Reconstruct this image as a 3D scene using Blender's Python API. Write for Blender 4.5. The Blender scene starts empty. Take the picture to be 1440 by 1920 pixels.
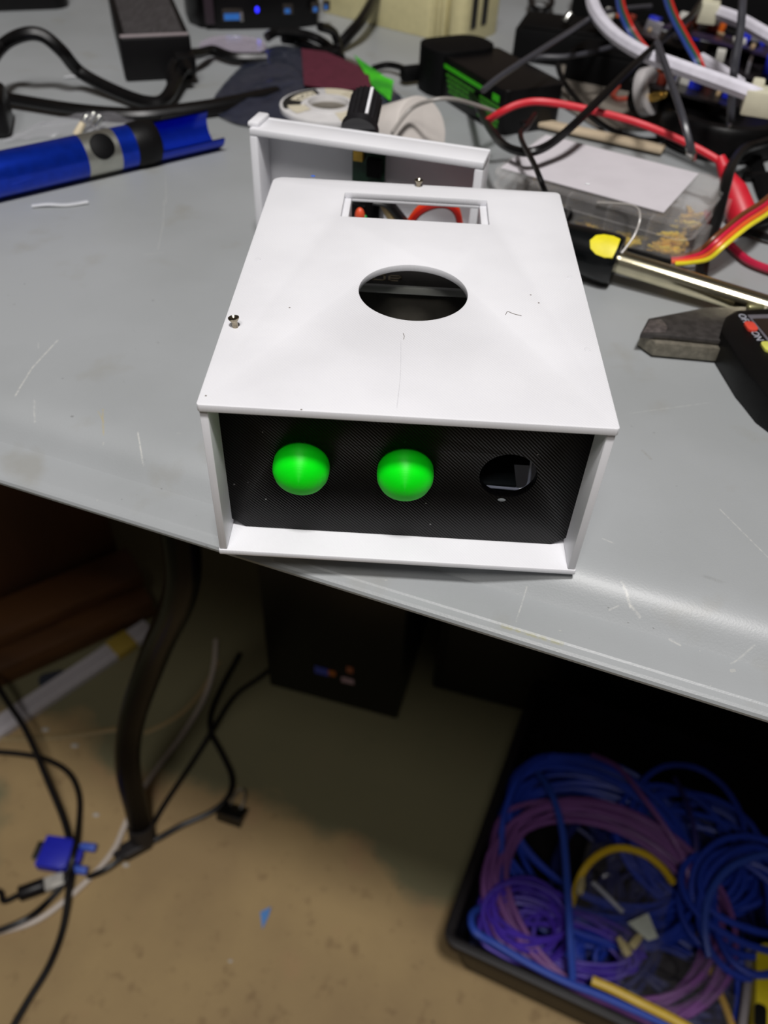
import bpy, bmesh, math, random
from mathutils import Vector, Matrix
from mathutils.geometry import tessellate_polygon
random.seed(7)
scene = bpy.context.scene
COL = scene.collection
# ------------------------------------------------------------------ camera (calibrated on the front box)
FPX = 1535.83
CC = Vector((-0.0035635, -0.1613714, 0.1801502))
AX = ((0.99828058, -0.00461204, -0.05843475), (0.04425881, 0.71293287, 0.69983418), (0.03843239, -0.70121713, 0.71191116))
RIGHT = Vector([r[0] for r in AX]); FWD = Vector([r[1] for r in AX]); UP = Vector([r[2] for r in AX])
cd = bpy.data.cameras.new('camera'); cam = bpy.data.objects.new('camera', cd); COL.objects.link(cam)
mw = Matrix.Identity(4)
for i in range(3):
    mw[i][0] = RIGHT[i]; mw[i][1] = UP[i]; mw[i][2] = -FWD[i]; mw[i][3] = CC[i]
cam.matrix_world = mw
cd.sensor_fit = 'AUTO'; cd.sensor_width = 36.0; cd.lens = FPX / 1920 * 36.0
cd.clip_start = 0.01; cd.clip_end = 20
cd.dof.use_dof = True; cd.dof.focus_distance = 0.232; cd.dof.aperture_fstop = 13.0
scene.camera = cam
# ------------------------------------------------------------------ light
w = bpy.data.worlds.new('world'); scene.world = w; w.use_nodes = True
w.node_tree.nodes['Background'].inputs[0].default_value = (1.0, 0.95, 0.90, 1)
w.node_tree.nodes['Background'].inputs[1].default_value = 0.05
ld = bpy.data.lights.new('ceiling_lamp', 'AREA'); ld.shape = 'DISK'; ld.size = 0.17; ld.energy = 18.4; ld.color = (1.0, 0.975, 0.96)
lo = bpy.data.objects.new('ceiling_lamp', ld); COL.objects.link(lo)
lo.location = (0.03, -0.40, 1.36)
lo.rotation_euler = (Vector((0.0, 0.12, 0)) - Vector(lo.location)).to_track_quat('-Z', 'Y').to_euler()
l2 = bpy.data.lights.new('floor_fill', 'AREA'); l2.shape = 'DISK'; l2.size = 0.35; l2.energy = 6.6; l2.color = (1.0, 0.97, 0.94)  # added fill lamp, lifts the floor under the table
lo2 = bpy.data.objects.new('floor_fill', l2); COL.objects.link(lo2); lo2.location = (-0.20, -0.78, 1.40)
lo2.rotation_euler = (Vector((0.0, 0.3, -0.5)) - Vector(lo2.location)).to_track_quat('-Z', 'Y').to_euler()
vs = scene.view_settings
vs.view_transform = 'Standard'; vs.look = 'None'; vs.gamma = 1; vs.use_curve_mapping = False; vs.exposure = 0.0
# ------------------------------------------------------------------ helpers
def ray(px, py): return RIGHT * ((px - 720) / FPX) + FWD - UP * ((py - 960) / FPX)
def at(px, py, z):
    d = ray(px, py); return CC + d * ((z - CC.z) / d.z)
def aty(px, py, y):
    d = ray(px, py); return CC + d * ((y - CC.y) / d.y)
def lin(c):
    c = c / 255.0
    return c / 12.92 if c <= 0.04045 else ((c + 0.055) / 1.055) ** 2.4
def rgb(c): return (lin(c[0]), lin(c[1]), lin(c[2]), 1)

MATS = {}
def mat(name, col, rough=0.5, metal=0.0, var=0.0, vscale=200, bump=0.0, bscale=800, spec=0.5, trans=0.0, col2=None, emit=0.0, alpha=1.0, coat=0.0, stretch=None):
    if name in MATS: return MATS[name]
    m = bpy.data.materials.new(name); m.use_nodes = True
    nt = m.node_tree; b = nt.nodes['Principled BSDF']
    b.inputs['Base Color'].default_value = rgb(col); b.inputs['Roughness'].default_value = rough
    b.inputs['Metallic'].default_value = metal; b.inputs['Specular IOR Level'].default_value = spec
    b.inputs['Transmission Weight'].default_value = trans; b.inputs['Alpha'].default_value = alpha
    b.inputs['Coat Weight'].default_value = coat
    tc = nt.nodes.new('ShaderNodeTexCoord'); mp = nt.nodes.new('ShaderNodeMapping')
    nt.links.new(tc.outputs['Object'], mp.inputs[0])
    if stretch: mp.inputs['Scale'].default_value = stretch
    if emit:
        b.inputs['Emission Color'].default_value = rgb(col); b.inputs['Emission Strength'].default_value = emit
    n = nt.nodes.new('ShaderNodeTexNoise'); n.inputs['Scale'].default_value = vscale; n.inputs['Detail'].default_value = 5
    nt.links.new(mp.outputs[0], n.inputs['Vector'])
    mx = nt.nodes.new('ShaderNodeMix'); mx.data_type = 'RGBA'
    v = var if var else 0.06
    a = rgb(col); c2 = rgb(col2) if col2 else tuple(max(0, x * (1 - v)) for x in a[:3]) + (1,)
    mx.inputs[6].default_value = a; mx.inputs[7].default_value = c2
    rp = nt.nodes.new('ShaderNodeMapRange'); rp.inputs[1].default_value = 0.38; rp.inputs[2].default_value = 0.62
    nt.links.new(n.outputs[0], rp.inputs[0]); nt.links.new(rp.outputs[0], mx.inputs[0]); nt.links.new(mx.outputs[2], b.inputs['Base Color'])
    if bump:
        n2 = nt.nodes.new('ShaderNodeTexNoise'); n2.inputs['Scale'].default_value = bscale; n2.inputs['Detail'].default_value = 3
        nt.links.new(mp.outputs[0], n2.inputs['Vector'])
        bp = nt.nodes.new('ShaderNodeBump'); bp.inputs['Strength'].default_value = bump; bp.inputs['Distance'].default_value = 0.0005
        nt.links.new(n2.outputs[0], bp.inputs['Height']); nt.links.new(bp.outputs[0], b.inputs['Normal'])
    MATS[name] = m
    return m

class G:
    def __init__(s): s.v = []; s.f = []; s.M = Matrix.Identity(4)
    def add(s, vs, fs):
        o = len(s.v); s.v += [s.M @ Vector(p) for p in vs]; s.f += [[i + o for i in f] for f in fs]; return s
    def box(s, c, d, R=None):
        c = Vector(c); vs = []
        for x in (-.5, .5):
            for y in (-.5, .5):
                for z in (-.5, .5):
                    p = Vector((x * d[0], y * d[1], z * d[2])); vs.append(c + (R @ p if R else p))
        return s.add(vs, [[0, 1, 3, 2], [4, 6, 7, 5], [0, 4, 5, 1], [2, 3, 7, 6], [0, 2, 6, 4], [1, 5, 7, 3]])
    def bx(s, x0, x1, y0, y1, z0, z1): return s.box(((x0 + x1) / 2, (y0 + y1) / 2, (z0 + z1) / 2), (x1 - x0, y1 - y0, z1 - z0))
    def lathe(s, prof, o, axis, seg=32, a0=0, a1=2 * math.pi, ref=None):
        axis = Vector(axis).normalized(); o = Vector(o)
        u = Vector(ref) if ref else axis.orthogonal(); u = (u - axis * u.dot(axis)).normalized(); wv = axis.cross(u)
        full = abs(a1 - a0 - 2 * math.pi) < 1e-6; n = seg if full else seg + 1
        vs = []; fs = []
        for r, h in prof:
            for k in range(n):
                a = a0 + (a1 - a0) * k / seg
                vs.append(o + axis * h + (u * math.cos(a) + wv * math.sin(a)) * r)
        for i in range(len(prof) - 1):
            for k in range(seg):
                k2 = (k + 1) % n
                fs.append([i * n + k, i * n + k2, (i + 1) * n + k2, (i + 1) * n + k])
        if full:
            if prof[0][0] > 1e-6: fs.append([k for k in range(n)][::-1])
            if prof[-1][0] > 1e-6: fs.append([(len(prof) - 1) * n + k for k in range(n)])
        return s.add(vs, fs)
    def cyl(s, p0, p1, r0, r1=None, seg=24):
        p0 = Vector(p0); p1 = Vector(p1); r1 = r0 if r1 is None else r1
        return s.lathe([(r0, 0), (r1, (p1 - p0).length)], p0, p1 - p0, seg)
    def ball(s, c, r, seg=16, rings=8, sc=(1, 1, 1)):
        prof = [(r * math.sin(math.pi * i / rings) + 1e-7, -r * math.cos(math.pi * i / rings)) for i in range(rings + 1)]
        g = G(); g.lathe(prof, (0, 0, 0), (0, 0, 1), seg)
        return s.add([Vector(c) + Vector((p.x * sc[0], p.y * sc[1], p.z * sc[2])) for p in g.v], g.f)
    def tube(s, pts, r, seg=10, sm=6, flat=None, closed=False, up=None):
        P = [Vector(p) for p in pts]
        if sm > 1 and len(P) > 2: P = smooth(P, sm, closed)
        n = len(P); vs = []; fs = []; u = None
        for i in range(n):
            if closed: T = (P[(i + 1) % n] - P[i - 1]).normalized()
            else: T = (P[min(i + 1, n - 1)] - P[max(i - 1, 0)]).normalized()
            if u is None: u = Vector(up) if up else (Vector((0, 0, 1)) if abs(T.z) < .9 else Vector((1, 0, 0)))
            if up: u = Vector(up)
            u = (u - T * u.dot(T)).normalized(); q = T.cross(u)
            rr = r[min(int(i / max(1, n - 1) * len(r)), len(r) - 1)] if isinstance(r, (list, tuple)) else r
            ra, rb = (flat if flat else (rr, rr))   # ra along side, rb along up
            for k in range(seg):
                a = 2 * math.pi * k / seg; vs.append(P[i] + q * (math.cos(a) * ra) + u * (math.sin(a) * rb))
        m = n if closed else n - 1
        for i in range(m):
            j = (i + 1) % n
            for k in range(seg):
                k2 = (k + 1) % seg; fs.append([i * seg + k, i * seg + k2, j * seg + k2, j * seg + k])
        if not closed: fs.append(list(range(seg))[::-1]); fs.append([(n - 1) * seg + k for k in range(seg)])
        return s.add(vs, fs)
    def prism(s, poly, z0, z1, holes=()):
        """polygon in local xy extruded from z0 to z1, optional holes"""
        loops = [list(poly)] + [list(h) for h in holes]
        flat = [p for l in loops for p in l]
        tris = tessellate_polygon([[Vector((p[0], p[1], 0)) for p in l] for l in loops])
        n = len(flat)
        vs = [(p[0], p[1], z0) for p in flat] + [(p[0], p[1], z1) for p in flat]; fs = []
        for t in tris:
            t = list(t); a, b, c = [Vector(flat[i]) for i in t]
            if (b - a).cross(c - a) < 0: t = t[::-1]
            fs.append([i + n for i in t]); fs.append(t[::-1])
        o = 0
        for l in loops:
            m = len(l)
            for i in range(m):
                j = (i + 1) % m; fs.append([o + i, o + j, o + j + n, o + i + n])
            o += m
        return s.add(vs, fs)

def smooth(P, k, closed=False):
    out = []; n = len(P)
    for i in range(n if closed else n - 1):
        if closed: a, b, c, d = P[i - 1], P[i], P[(i + 1) % n], P[(i + 2) % n]
        else: a, b, c, d = P[max(i - 1, 0)], P[i], P[i + 1], P[min(i + 2, n - 1)]
        for j in range(k):
            t = j / k
            out.append(0.5 * ((2 * b) + (c - a) * t + (2 * a - 5 * b + 4 * c - d) * t * t + (3 * b - 3 * c + d - a) * t ** 3))
    if not closed: out.append(P[-1])
    return out
def rrect(w, h, r, seg=5, cx=0, cy=0):
    out = []
    for (sx, sy, a0) in ((1, 1, 0), (-1, 1, 90), (-1, -1, 180), (1, -1, 270)):
        for i in range(seg + 1):
            a = math.radians(a0 + 90 * i / seg)
            out.append((cx + sx * (w / 2 - r) + r * math.cos(a), cy + sy * (h / 2 - r) + r * math.sin(a)))
    return out
def circ(r, seg=48, cx=0, cy=0): return [(cx + r * math.cos(2 * math.pi * i / seg), cy + r * math.sin(2 * math.pi * i / seg)) for i in range(seg)]
def frame(o, xdir, zdir=(0, 0, 1)):
    z = Vector(zdir).normalized(); x = Vector(xdir); x = (x - z * x.dot(z)).normalized(); y = z.cross(x)
    m = Matrix.Identity(4)
    for i in range(3): m[i][0] = x[i]; m[i][1] = y[i]; m[i][2] = z[i]; m[i][3] = o[i]
    return m
def fframe(o, zdir, xdir): return frame(o, xdir, zdir)
ORG = {}
def thing(name, label, cat, loc, group=None):
    o = bpy.data.objects.new(name, None); COL.objects.link(o); o.location = loc; o.empty_display_size = 0.01
    o['label'] = label; o['category'] = cat
    if group: o['group'] = group
    ORG[o.name] = Vector(loc); return o
def obj(name, g, m, parent=None, bevel=0.0, seg=2, ang=35, label=None, cat=None, group=None, kind=None, sm=True):
    if parent is not None: org = ORG[parent.name]
    else:
        xs = [p.x for p in g.v]; ys = [p.y for p in g.v]; zs = [p.z for p in g.v]
        org = Vector(((min(xs) + max(xs)) / 2, (min(ys) + max(ys)) / 2, min(zs)))
    me = bpy.data.meshes.new(name); me.from_pydata([tuple(p - org) for p in g.v], [], g.f); 
    bm = bmesh.new(); bm.from_mesh(me)
    bmesh.ops.recalc_face_normals(bm, faces=bm.faces)
    if bevel:
        es = [e for e in bm.edges if len(e.link_faces) == 2 and e.calc_face_angle(0) > math.radians(30)]
        bmesh.ops.bevel(bm, geom=es, offset=bevel, segments=seg, profile=0.5, affect='EDGES', clamp_overlap=True)
    bm.to_mesh(me); bm.free()
    for p in me.polygons: p.use_smooth = sm
    if sm: me.set_sharp_from_angle(angle=math.radians(ang))
    me.materials.append(m); me.update()
    o = bpy.data.objects.new(name, me); COL.objects.link(o); ORG[o.name] = org
    if parent is not None: o.parent = parent
    else: o.location = org
    if label: o['label'] = label
    if cat: o['category'] = cat
    if group: o['group'] = group
    if kind: o['kind'] = kind
    return o
def text(name, body, size, M, m, parent, depth=0.0001, label=None):
    c = bpy.data.curves.new('t', 'FONT'); c.body = body; c.size = size; c.align_x = 'CENTER'; c.align_y = 'CENTER'; c.extrude = depth
    t = bpy.data.objects.new('t', c); COL.objects.link(t)
    dg = bpy.context.evaluated_depsgraph_get(); me = bpy.data.meshes.new_from_object(t.evaluated_get(dg))
    g = G(); g.M = M; g.add([v.co for v in me.vertices], [list(p.vertices) for p in me.polygons])
    bpy.data.objects.remove(t); bpy.data.curves.remove(c); bpy.data.meshes.remove(me)
    return obj(name, g, m, parent, label=label, sm=False)
def cable(name, pts, r, m, label, cat='cable', group=None, flat=None, seg=8, floor=False, parent=None, sm=7):
    P = [at(*p) if len(p) == 3 else p[0] for p in pts]
    g = G(); g.tube(P, r, seg, sm, flat)
    if parent: return obj(name, g, m, parent, label=label)
    return obj(name, g, m, None, label=label, cat=cat, group=group)
# ------------------------------------------------------------------ materials
def pla_white():
    m = mat('white printed plastic', (229, 229, 233), 0.42, var=0.05, vscale=35)
    nt = m.node_tree; b = nt.nodes['Principled BSDF']
    tc = nt.nodes.new('ShaderNodeTexCoord'); mp = nt.nodes.new('ShaderNodeMapping'); mp.inputs['Rotation'].default_value = (0, 0, math.radians(-40))
    nt.links.new(tc.outputs['Object'], mp.inputs[0])
    wv = nt.nodes.new('ShaderNodeTexWave'); wv.inputs['Scale'].default_value = 420; wv.inputs['Distortion'].default_value = 0.6; wv.inputs['Detail'].default_value = 1
    nt.links.new(mp.outputs[0], wv.inputs['Vector'])
    bp = nt.nodes.new('ShaderNodeBump'); bp.inputs['Strength'].default_value = 0.12; bp.inputs['Distance'].default_value = 0.0002
    nt.links.new(wv.outputs['Fac'], bp.inputs['Height']); nt.links.new(bp.outputs[0], b.inputs['Normal'])
    b.inputs['Subsurface Weight'].default_value = 0.15; b.inputs['Subsurface Radius'].default_value = (1, 1, 1); b.inputs['Subsurface Scale'].default_value = 0.002
    return m
WHITE = pla_white()
def pla_black():
    m = mat('black printed plastic', (8, 7, 8), 0.38, spec=0.16, var=0.2)
    nt = m.node_tree; b = nt.nodes['Principled BSDF']
    tc = nt.nodes.new('ShaderNodeTexCoord'); mp = nt.nodes.new('ShaderNodeMapping'); mp.inputs['Rotation'].default_value = (0, math.radians(45), 0)
    nt.links.new(tc.outputs['Object'], mp.inputs[0])
    wv = nt.nodes.new('ShaderNodeTexWave'); wv.inputs['Scale'].default_value = 400; wv.inputs['Distortion'].default_value = 0.4
    nt.links.new(mp.outputs[0], wv.inputs['Vector'])
    bp = nt.nodes.new('ShaderNodeBump'); bp.inputs['Strength'].default_value = 0.35; bp.inputs['Distance'].default_value = 0.0003
    nt.links.new(wv.outputs['Fac'], bp.inputs['Height']); nt.links.new(bp.outputs[0], b.inputs['Normal'])
    # dust specks
    vn = nt.nodes.new('ShaderNodeTexVoronoi'); vn.inputs['Scale'].default_value = 260; nt.links.new(tc.outputs['Object'], vn.inputs['Vector'])
    lt = nt.nodes.new('ShaderNodeMath'); lt.operation = 'LESS_THAN'; lt.inputs[1].default_value = 0.07; nt.links.new(vn.outputs['Distance'], lt.inputs[0])
    nz = nt.nodes.new('ShaderNodeTexNoise'); nz.inputs['Scale'].default_value = 60; nt.links.new(tc.outputs['Object'], nz.inputs['Vector'])
    gt = nt.nodes.new('ShaderNodeMath'); gt.operation = 'GREATER_THAN'; gt.inputs[1].default_value = 0.56; nt.links.new(nz.outputs[0], gt.inputs[0])
    mu = nt.nodes.new('ShaderNodeMath'); mu.operation = 'MULTIPLY'; nt.links.new(lt.outputs[0], mu.inputs[0]); nt.links.new(gt.outputs[0], mu.inputs[1])
    old = b.inputs['Base Color'].links[0].from_socket
    mx = nt.nodes.new('ShaderNodeMix'); mx.data_type = 'RGBA'; nt.links.new(mu.outputs[0], mx.inputs[0]); nt.links.new(old, mx.inputs[6]); mx.inputs[7].default_value = rgb((150, 150, 150))
    nt.links.new(mx.outputs[2], b.inputs['Base Color'])
    return m
BLACKP = pla_black()
def pla_green():
    m = mat('green printed plastic', (4, 252, 24), 0.5, var=0.04, vscale=300, spec=0.4)
    nt = m.node_tree; b = nt.nodes['Principled BSDF']
    b.inputs['Subsurface Weight'].default_value = 0.3; b.inputs['Subsurface Radius'].default_value = (0.2, 1, 0.2); b.inputs['Subsurface Scale'].default_value = 0.003
    b.inputs['Anisotropic'].default_value = 0.75; b.inputs['Anisotropic Rotation'].default_value = 0.25
    tg = nt.nodes.new('ShaderNodeTangent'); tg.direction_type = 'RADIAL'; tg.axis = 'Y'; nt.links.new(tg.outputs[0], b.inputs['Tangent'])
    tc = nt.nodes.new('ShaderNodeTexCoord'); wv = nt.nodes.new('ShaderNodeTexWave'); wv.bands_direction = 'Y'; wv.inputs['Scale'].default_value = 900
    nt.links.new(tc.outputs['Object'], wv.inputs['Vector'])
    bp = nt.nodes.new('ShaderNodeBump'); bp.inputs['Strength'].default_value = 0.06; bp.inputs['Distance'].default_value = 0.0002
    nt.links.new(wv.outputs['Fac'], bp.inputs['Height']); nt.links.new(bp.outputs[0], b.inputs['Normal'])
    return m
GREEN = pla_green()
BLK = mat('black plastic', (11, 10, 11), 0.35, var=0.3, bump=0.1, spec=0.28)
BLKR = mat('black cable rubber', (11, 10, 11), 0.36, var=0.25, spec=0.35)
BLKM = mat('matte black plastic', (7, 7, 8), 0.6, var=0.2, spec=0.15)
STEEL = mat('bright steel', (205, 205, 200), 0.22, 1.0, var=0.1)
DSTEEL = mat('dark ground steel', (92, 88, 86), 0.5, 0.75, var=0.35, vscale=300)
GOLD = mat('gold plating', (240, 196, 84), 0.3, 0.5, var=0.2)
WIRE_W = mat('white cable sheath', (226, 223, 234), 0.45, var=0.08)
CREAM = mat('cream plastic', (205, 196, 150), 0.45, var=0.08)
RED = mat('red silicone wire', (214, 38, 52), 0.4, var=0.1)
PAPER = mat('white paper label', (206, 201, 206), 0.8, var=0.05, vscale=60)
def clear_mat(name, tint, amt, rough=0.08):
    m = bpy.data.materials.new(name); m.use_nodes = True; nt = m.node_tree; b = nt.nodes['Principled BSDF']
    b.inputs['Base Color'].default_value = rgb(tint); b.inputs['Roughness'].default_value = rough; b.inputs['Specular IOR Level'].default_value = 0.8
    tc = nt.nodes.new('ShaderNodeTexCoord'); n = nt.nodes.new('ShaderNodeTexNoise'); n.inputs['Scale'].default_value = 120; nt.links.new(tc.outputs['Object'], n.inputs[0])
    mr = nt.nodes.new('ShaderNodeMapRange'); mr.inputs[3].default_value = amt * 0.6; mr.inputs[4].default_value = amt * 1.4; nt.links.new(n.outputs[0], mr.inputs[0])
    nt.links.new(mr.outputs[0], b.inputs['Alpha'])
    return m
CLEAR = clear_mat('clear plastic', (230, 226, 224), 0.11)
FILM = clear_mat('clear film', (200, 198, 205), 0.16, 0.15)
SMOKE = clear_mat('smoky film', (46, 50, 66), 0.86, 0.22)
# table plastic with scratches and stains
def table_mat():
    m = mat('grey table plastic', (159, 162, 164), 0.42, var=0.1, vscale=9, col2=(149, 152, 153), bump=0.10, bscale=1500, spec=0.5)
    nt = m.node_tree; b = nt.nodes['Principled BSDF']
    tc = nt.nodes.new('ShaderNodeTexCoord'); geo = nt.nodes.new('ShaderNodeNewGeometry')
    cur = b.inputs['Base Color'].links[0].from_socket
    def over(fac, col):
        nonlocal cur
        mx = nt.nodes.new('ShaderNodeMix'); mx.data_type = 'RGBA'; nt.links.new(fac, mx.inputs[0]); nt.links.new(cur, mx.inputs[6]); mx.inputs[7].default_value = rgb(col); cur = mx.outputs[2]
    def math_(op, a, bb):
        n = nt.nodes.new('ShaderNodeMath'); n.operation = op
        for i, x in enumerate((a, bb)):
            if isinstance(x, (int, float)): n.inputs[i].default_value = x
            else: nt.links.new(x, n.inputs[i])
        return n.outputs[0]
    # brown stains
    n = nt.nodes.new('ShaderNodeTexNoise'); n.inputs['Scale'].default_value = 38; n.inputs['Detail'].default_value = 6; nt.links.new(geo.outputs['Position'], n.inputs['Vector'])
    r = nt.nodes.new('ShaderNodeMapRange'); r.inputs[1].default_value = 0.60; r.inputs[2].default_value = 0.74; r.inputs[4].default_value = 0.28; nt.links.new(n.outputs[0], r.inputs[0]); over(r.outputs[0], (132, 126, 108))
    # pale scuffs
    n = nt.nodes.new('ShaderNodeTexNoise'); n.inputs['Scale'].default_value = 190; n.inputs['Detail'].default_value = 4; nt.links.new(geo.outputs['Position'], n.inputs['Vector'])
    n2 = nt.nodes.new('ShaderNodeTexNoise'); n2.inputs['Scale'].default_value = 30; nt.links.new(geo.outputs['Position'], n2.inputs['Vector'])
    s_ = math_('MULTIPLY', math_('GREATER_THAN', n.outputs[0], 0.73), math_('GREATER_THAN', n2.outputs[0], 0.5)); over(math_('MULTIPLY', s_, 0.3), (196, 194, 186))
    n = nt.nodes.new('ShaderNodeTexNoise'); n.inputs['Scale'].default_value = 420; n.inputs['Detail'].default_value = 3; nt.links.new(geo.outputs['Position'], n.inputs['Vector'])
    s_ = math_('MULTIPLY', math_('GREATER_THAN', n.outputs[0], 0.74), math_('LESS_THAN', n2.outputs[0], 0.5)); over(math_('MULTIPLY', s_, 0.5), (96, 96, 94))
    fl = nt.nodes.new('ShaderNodeVectorMath'); fl.operation = 'MULTIPLY'; fl.inputs[1].default_value = (1, 1, 0); nt.links.new(geo.outputs['Position'], fl.inputs[0]); flat_ = fl.outputs[0]
    nb = nt.nodes.new('ShaderNodeTexNoise'); nb.inputs['Scale'].default_value = 700; nb.inputs['Detail'].default_value = 2; nt.links.new(geo.outputs['Position'], nb.inputs['Vector'])
    mb_ = nt.nodes.new('ShaderNodeMapRange'); mb_.inputs[1].default_value = .36; mb_.inputs[2].default_value = .58; mb_.inputs[3].default_value = .15; nt.links.new(nb.outputs[0], mb_.inputs[0]); brk = mb_.outputs[0]
    # single scratches: plan distance to a segment lying on the table
    for (a, c, wd, st, col) in SCR:
        A = Vector(a); D = Vector(c) - A; A.z = 0; D.z = 0; L2 = D.dot(D)
        sb = nt.nodes.new('ShaderNodeVectorMath'); sb.operation = 'SUBTRACT'; nt.links.new(flat_, sb.inputs[0]); sb.inputs[1].default_value = A
        dt = nt.nodes.new('ShaderNodeVectorMath'); dt.operation = 'DOT_PRODUCT'; nt.links.new(sb.outputs[0], dt.inputs[0]); dt.inputs[1].default_value = D / L2
        cl = nt.nodes.new('ShaderNodeClamp'); nt.links.new(dt.outputs['Value'], cl.inputs[0])
        sc = nt.nodes.new('ShaderNodeVectorMath'); sc.operation = 'SCALE'; sc.inputs[0].default_value = D; nt.links.new(cl.outputs[0], sc.inputs['Scale'])
        s2 = nt.nodes.new('ShaderNodeVectorMath'); s2.operation = 'SUBTRACT'; nt.links.new(sb.outputs[0], s2.inputs[0]); nt.links.new(sc.outputs[0], s2.inputs[1])
        ln = nt.nodes.new('ShaderNodeVectorMath'); ln.operation = 'LENGTH'; nt.links.new(s2.outputs[0], ln.inputs[0])
        mr = nt.nodes.new('ShaderNodeMapRange'); mr.inputs[1].default_value = wd * 0.15; mr.inputs[2].default_value = wd * .8; mr.inputs[3].default_value = st * .9; mr.inputs[4].default_value = 0
        nt.links.new(ln.outputs['Value'], mr.inputs[0]); over(math_('MULTIPLY', mr.outputs[0], brk), col)
    nt.links.new(cur, b.inputs['Base Color'])
    return m
PALE = (205, 204, 198); YEL = (176, 160, 100)
def sc_(p, q, z, w_, s_, c=PALE, z2=None): return (at(*p, z), at(*q, z if z2 is None else z2), w_, s_, c)
SCR = [sc_((308, 375), (306, 420), 0, .0004, .35), sc_((306, 420), (296, 468), 0, .0004, .35), sc_((270, 477), (306, 474), 0, .0004, .35), sc_((1155, 1148), (1140, 1150), -.0085, .0004, .4), sc_((185, 775), (196, 795), -.001, .0005, .5, YEL), sc_((72, 642), (72, 652), 0, .0004, .4), sc_((28, 742), (60, 690), 0, .0006, .7), sc_((60, 690), (108, 638), 0, .0006, .7), sc_((262, 826), (268, 868), -.004, .0005, .75),
       sc_((196, 780), (196, 822), -.003, .0006, .5, YEL), sc_((64, 750), (62, 780), 0, .0007, .35), sc_((1160, 1106), (1176, 1152), -.005, .0008, .7, PALE, -.0088),
       sc_((1176, 1152), (1196, 1166), -.0088, .0006, .5), sc_((1255, 1200), (1275, 1210), -.0095, .0006, .5), sc_((1370, 1245), (1405, 1226), -.0095, .0005, .4),
       sc_((986, 1108), (966, 1172), -.009, .0004, .5, PALE, -.011), sc_((1350, 955), (1440, 1045), 0, .0004, .5), sc_((1180, 775), (1330, 755), 0, .0003, .35),
       sc_((310, 330), (312, 380), 0, .0004, .3), sc_((940, 1185), (1050, 1218), -.0125, .0011, .5, (150, 145, 80)), sc_((1130, 1010), (1150, 1018), 0, .0005, .4),
       sc_((1205, 845), (1220, 860), 0, .0009, .35, (120, 112, 95)), sc_((1320, 1080), (1355, 1092), 0, .0012, .3, (120, 120, 118)), sc_((600, 900), (601, 905), 0, .0003, .1)]
TABLE = table_mat()
# ------------------------------------------------------------------ setting: floor, wall, table
T2 = Vector((0.953, -0.3016, 0)).normalized(); N2 = Vector((0.3016, 0.953, 0)).normalized()   # along / into the table edge
def ts(a, s, z): return T2 * a + N2 * s + Vector((0, 0, z))
FZ = -0.74
def floor_mat():
    m = mat('worn painted concrete', (172, 146, 102), 0.75, vscale=7, col2=(156, 131, 92), bump=0.5, bscale=300)
    nt = m.node_tree; b = nt.nodes['Principled BSDF']; geo = nt.nodes.new('ShaderNodeNewGeometry'); cur = b.inputs['Base Color'].links[0].from_socket
    for sc, lo_, hi, amt, col, off in ((60, .60, .72, .4, (110, 84, 54), 0), (14, .58, .70, .35, (176, 132, 100), 1.7), (150, .68, .74, .6, (70, 60, 45), 5.0)):
        n = nt.nodes.new('ShaderNodeTexNoise'); n.inputs['Scale'].default_value = sc; n.inputs['Detail'].default_value = 6
        ad = nt.nodes.new('ShaderNodeVectorMath'); ad.inputs[1].default_value = (off, off, 0); nt.links.new(geo.outputs['Position'], ad.inputs[0]); nt.links.new(ad.outputs[0], n.inputs['Vector'])
        r = nt.nodes.new('ShaderNodeMapRange'); r.inputs[1].default_value = lo_; r.inputs[2].default_value = hi; r.inputs[4].default_value = amt; nt.links.new(n.outputs[0], r.inputs[0])
        mx = nt.nodes.new('ShaderNodeMix'); mx.data_type = 'RGBA'; nt.links.new(r.outputs[0], mx.inputs[0]); nt.links.new(cur, mx.inputs[6]); mx.inputs[7].default_value = rgb(col); cur = mx.outputs[2]
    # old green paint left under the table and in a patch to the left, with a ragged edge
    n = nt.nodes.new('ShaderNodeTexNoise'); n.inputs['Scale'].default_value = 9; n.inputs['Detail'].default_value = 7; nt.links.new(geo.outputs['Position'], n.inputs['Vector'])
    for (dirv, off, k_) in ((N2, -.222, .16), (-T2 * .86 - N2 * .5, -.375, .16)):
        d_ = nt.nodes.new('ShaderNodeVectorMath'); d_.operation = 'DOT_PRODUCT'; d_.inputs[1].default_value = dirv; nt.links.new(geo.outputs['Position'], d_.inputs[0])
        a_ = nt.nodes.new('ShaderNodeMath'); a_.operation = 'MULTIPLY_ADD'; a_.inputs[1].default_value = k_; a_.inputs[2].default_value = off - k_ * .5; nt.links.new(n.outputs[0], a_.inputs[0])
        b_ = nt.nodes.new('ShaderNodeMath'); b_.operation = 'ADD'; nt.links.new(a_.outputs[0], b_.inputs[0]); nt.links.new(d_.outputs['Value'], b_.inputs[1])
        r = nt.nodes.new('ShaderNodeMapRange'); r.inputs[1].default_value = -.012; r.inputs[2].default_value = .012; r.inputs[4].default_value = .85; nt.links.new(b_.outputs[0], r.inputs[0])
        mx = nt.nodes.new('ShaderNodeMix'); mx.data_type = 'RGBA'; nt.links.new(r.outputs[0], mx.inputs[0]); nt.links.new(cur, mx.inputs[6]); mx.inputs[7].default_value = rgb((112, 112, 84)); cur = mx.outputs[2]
    nt.links.new(cur, b.inputs['Base Color']); return m
g = G(); g.M = frame(Vector((0, 0, 0)), T2); g.bx(-2, 2, -1.5, 1.2, FZ - .05, FZ); obj('floor', g, floor_mat(), kind='structure', label='worn concrete floor with tan and green paint patches')
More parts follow.
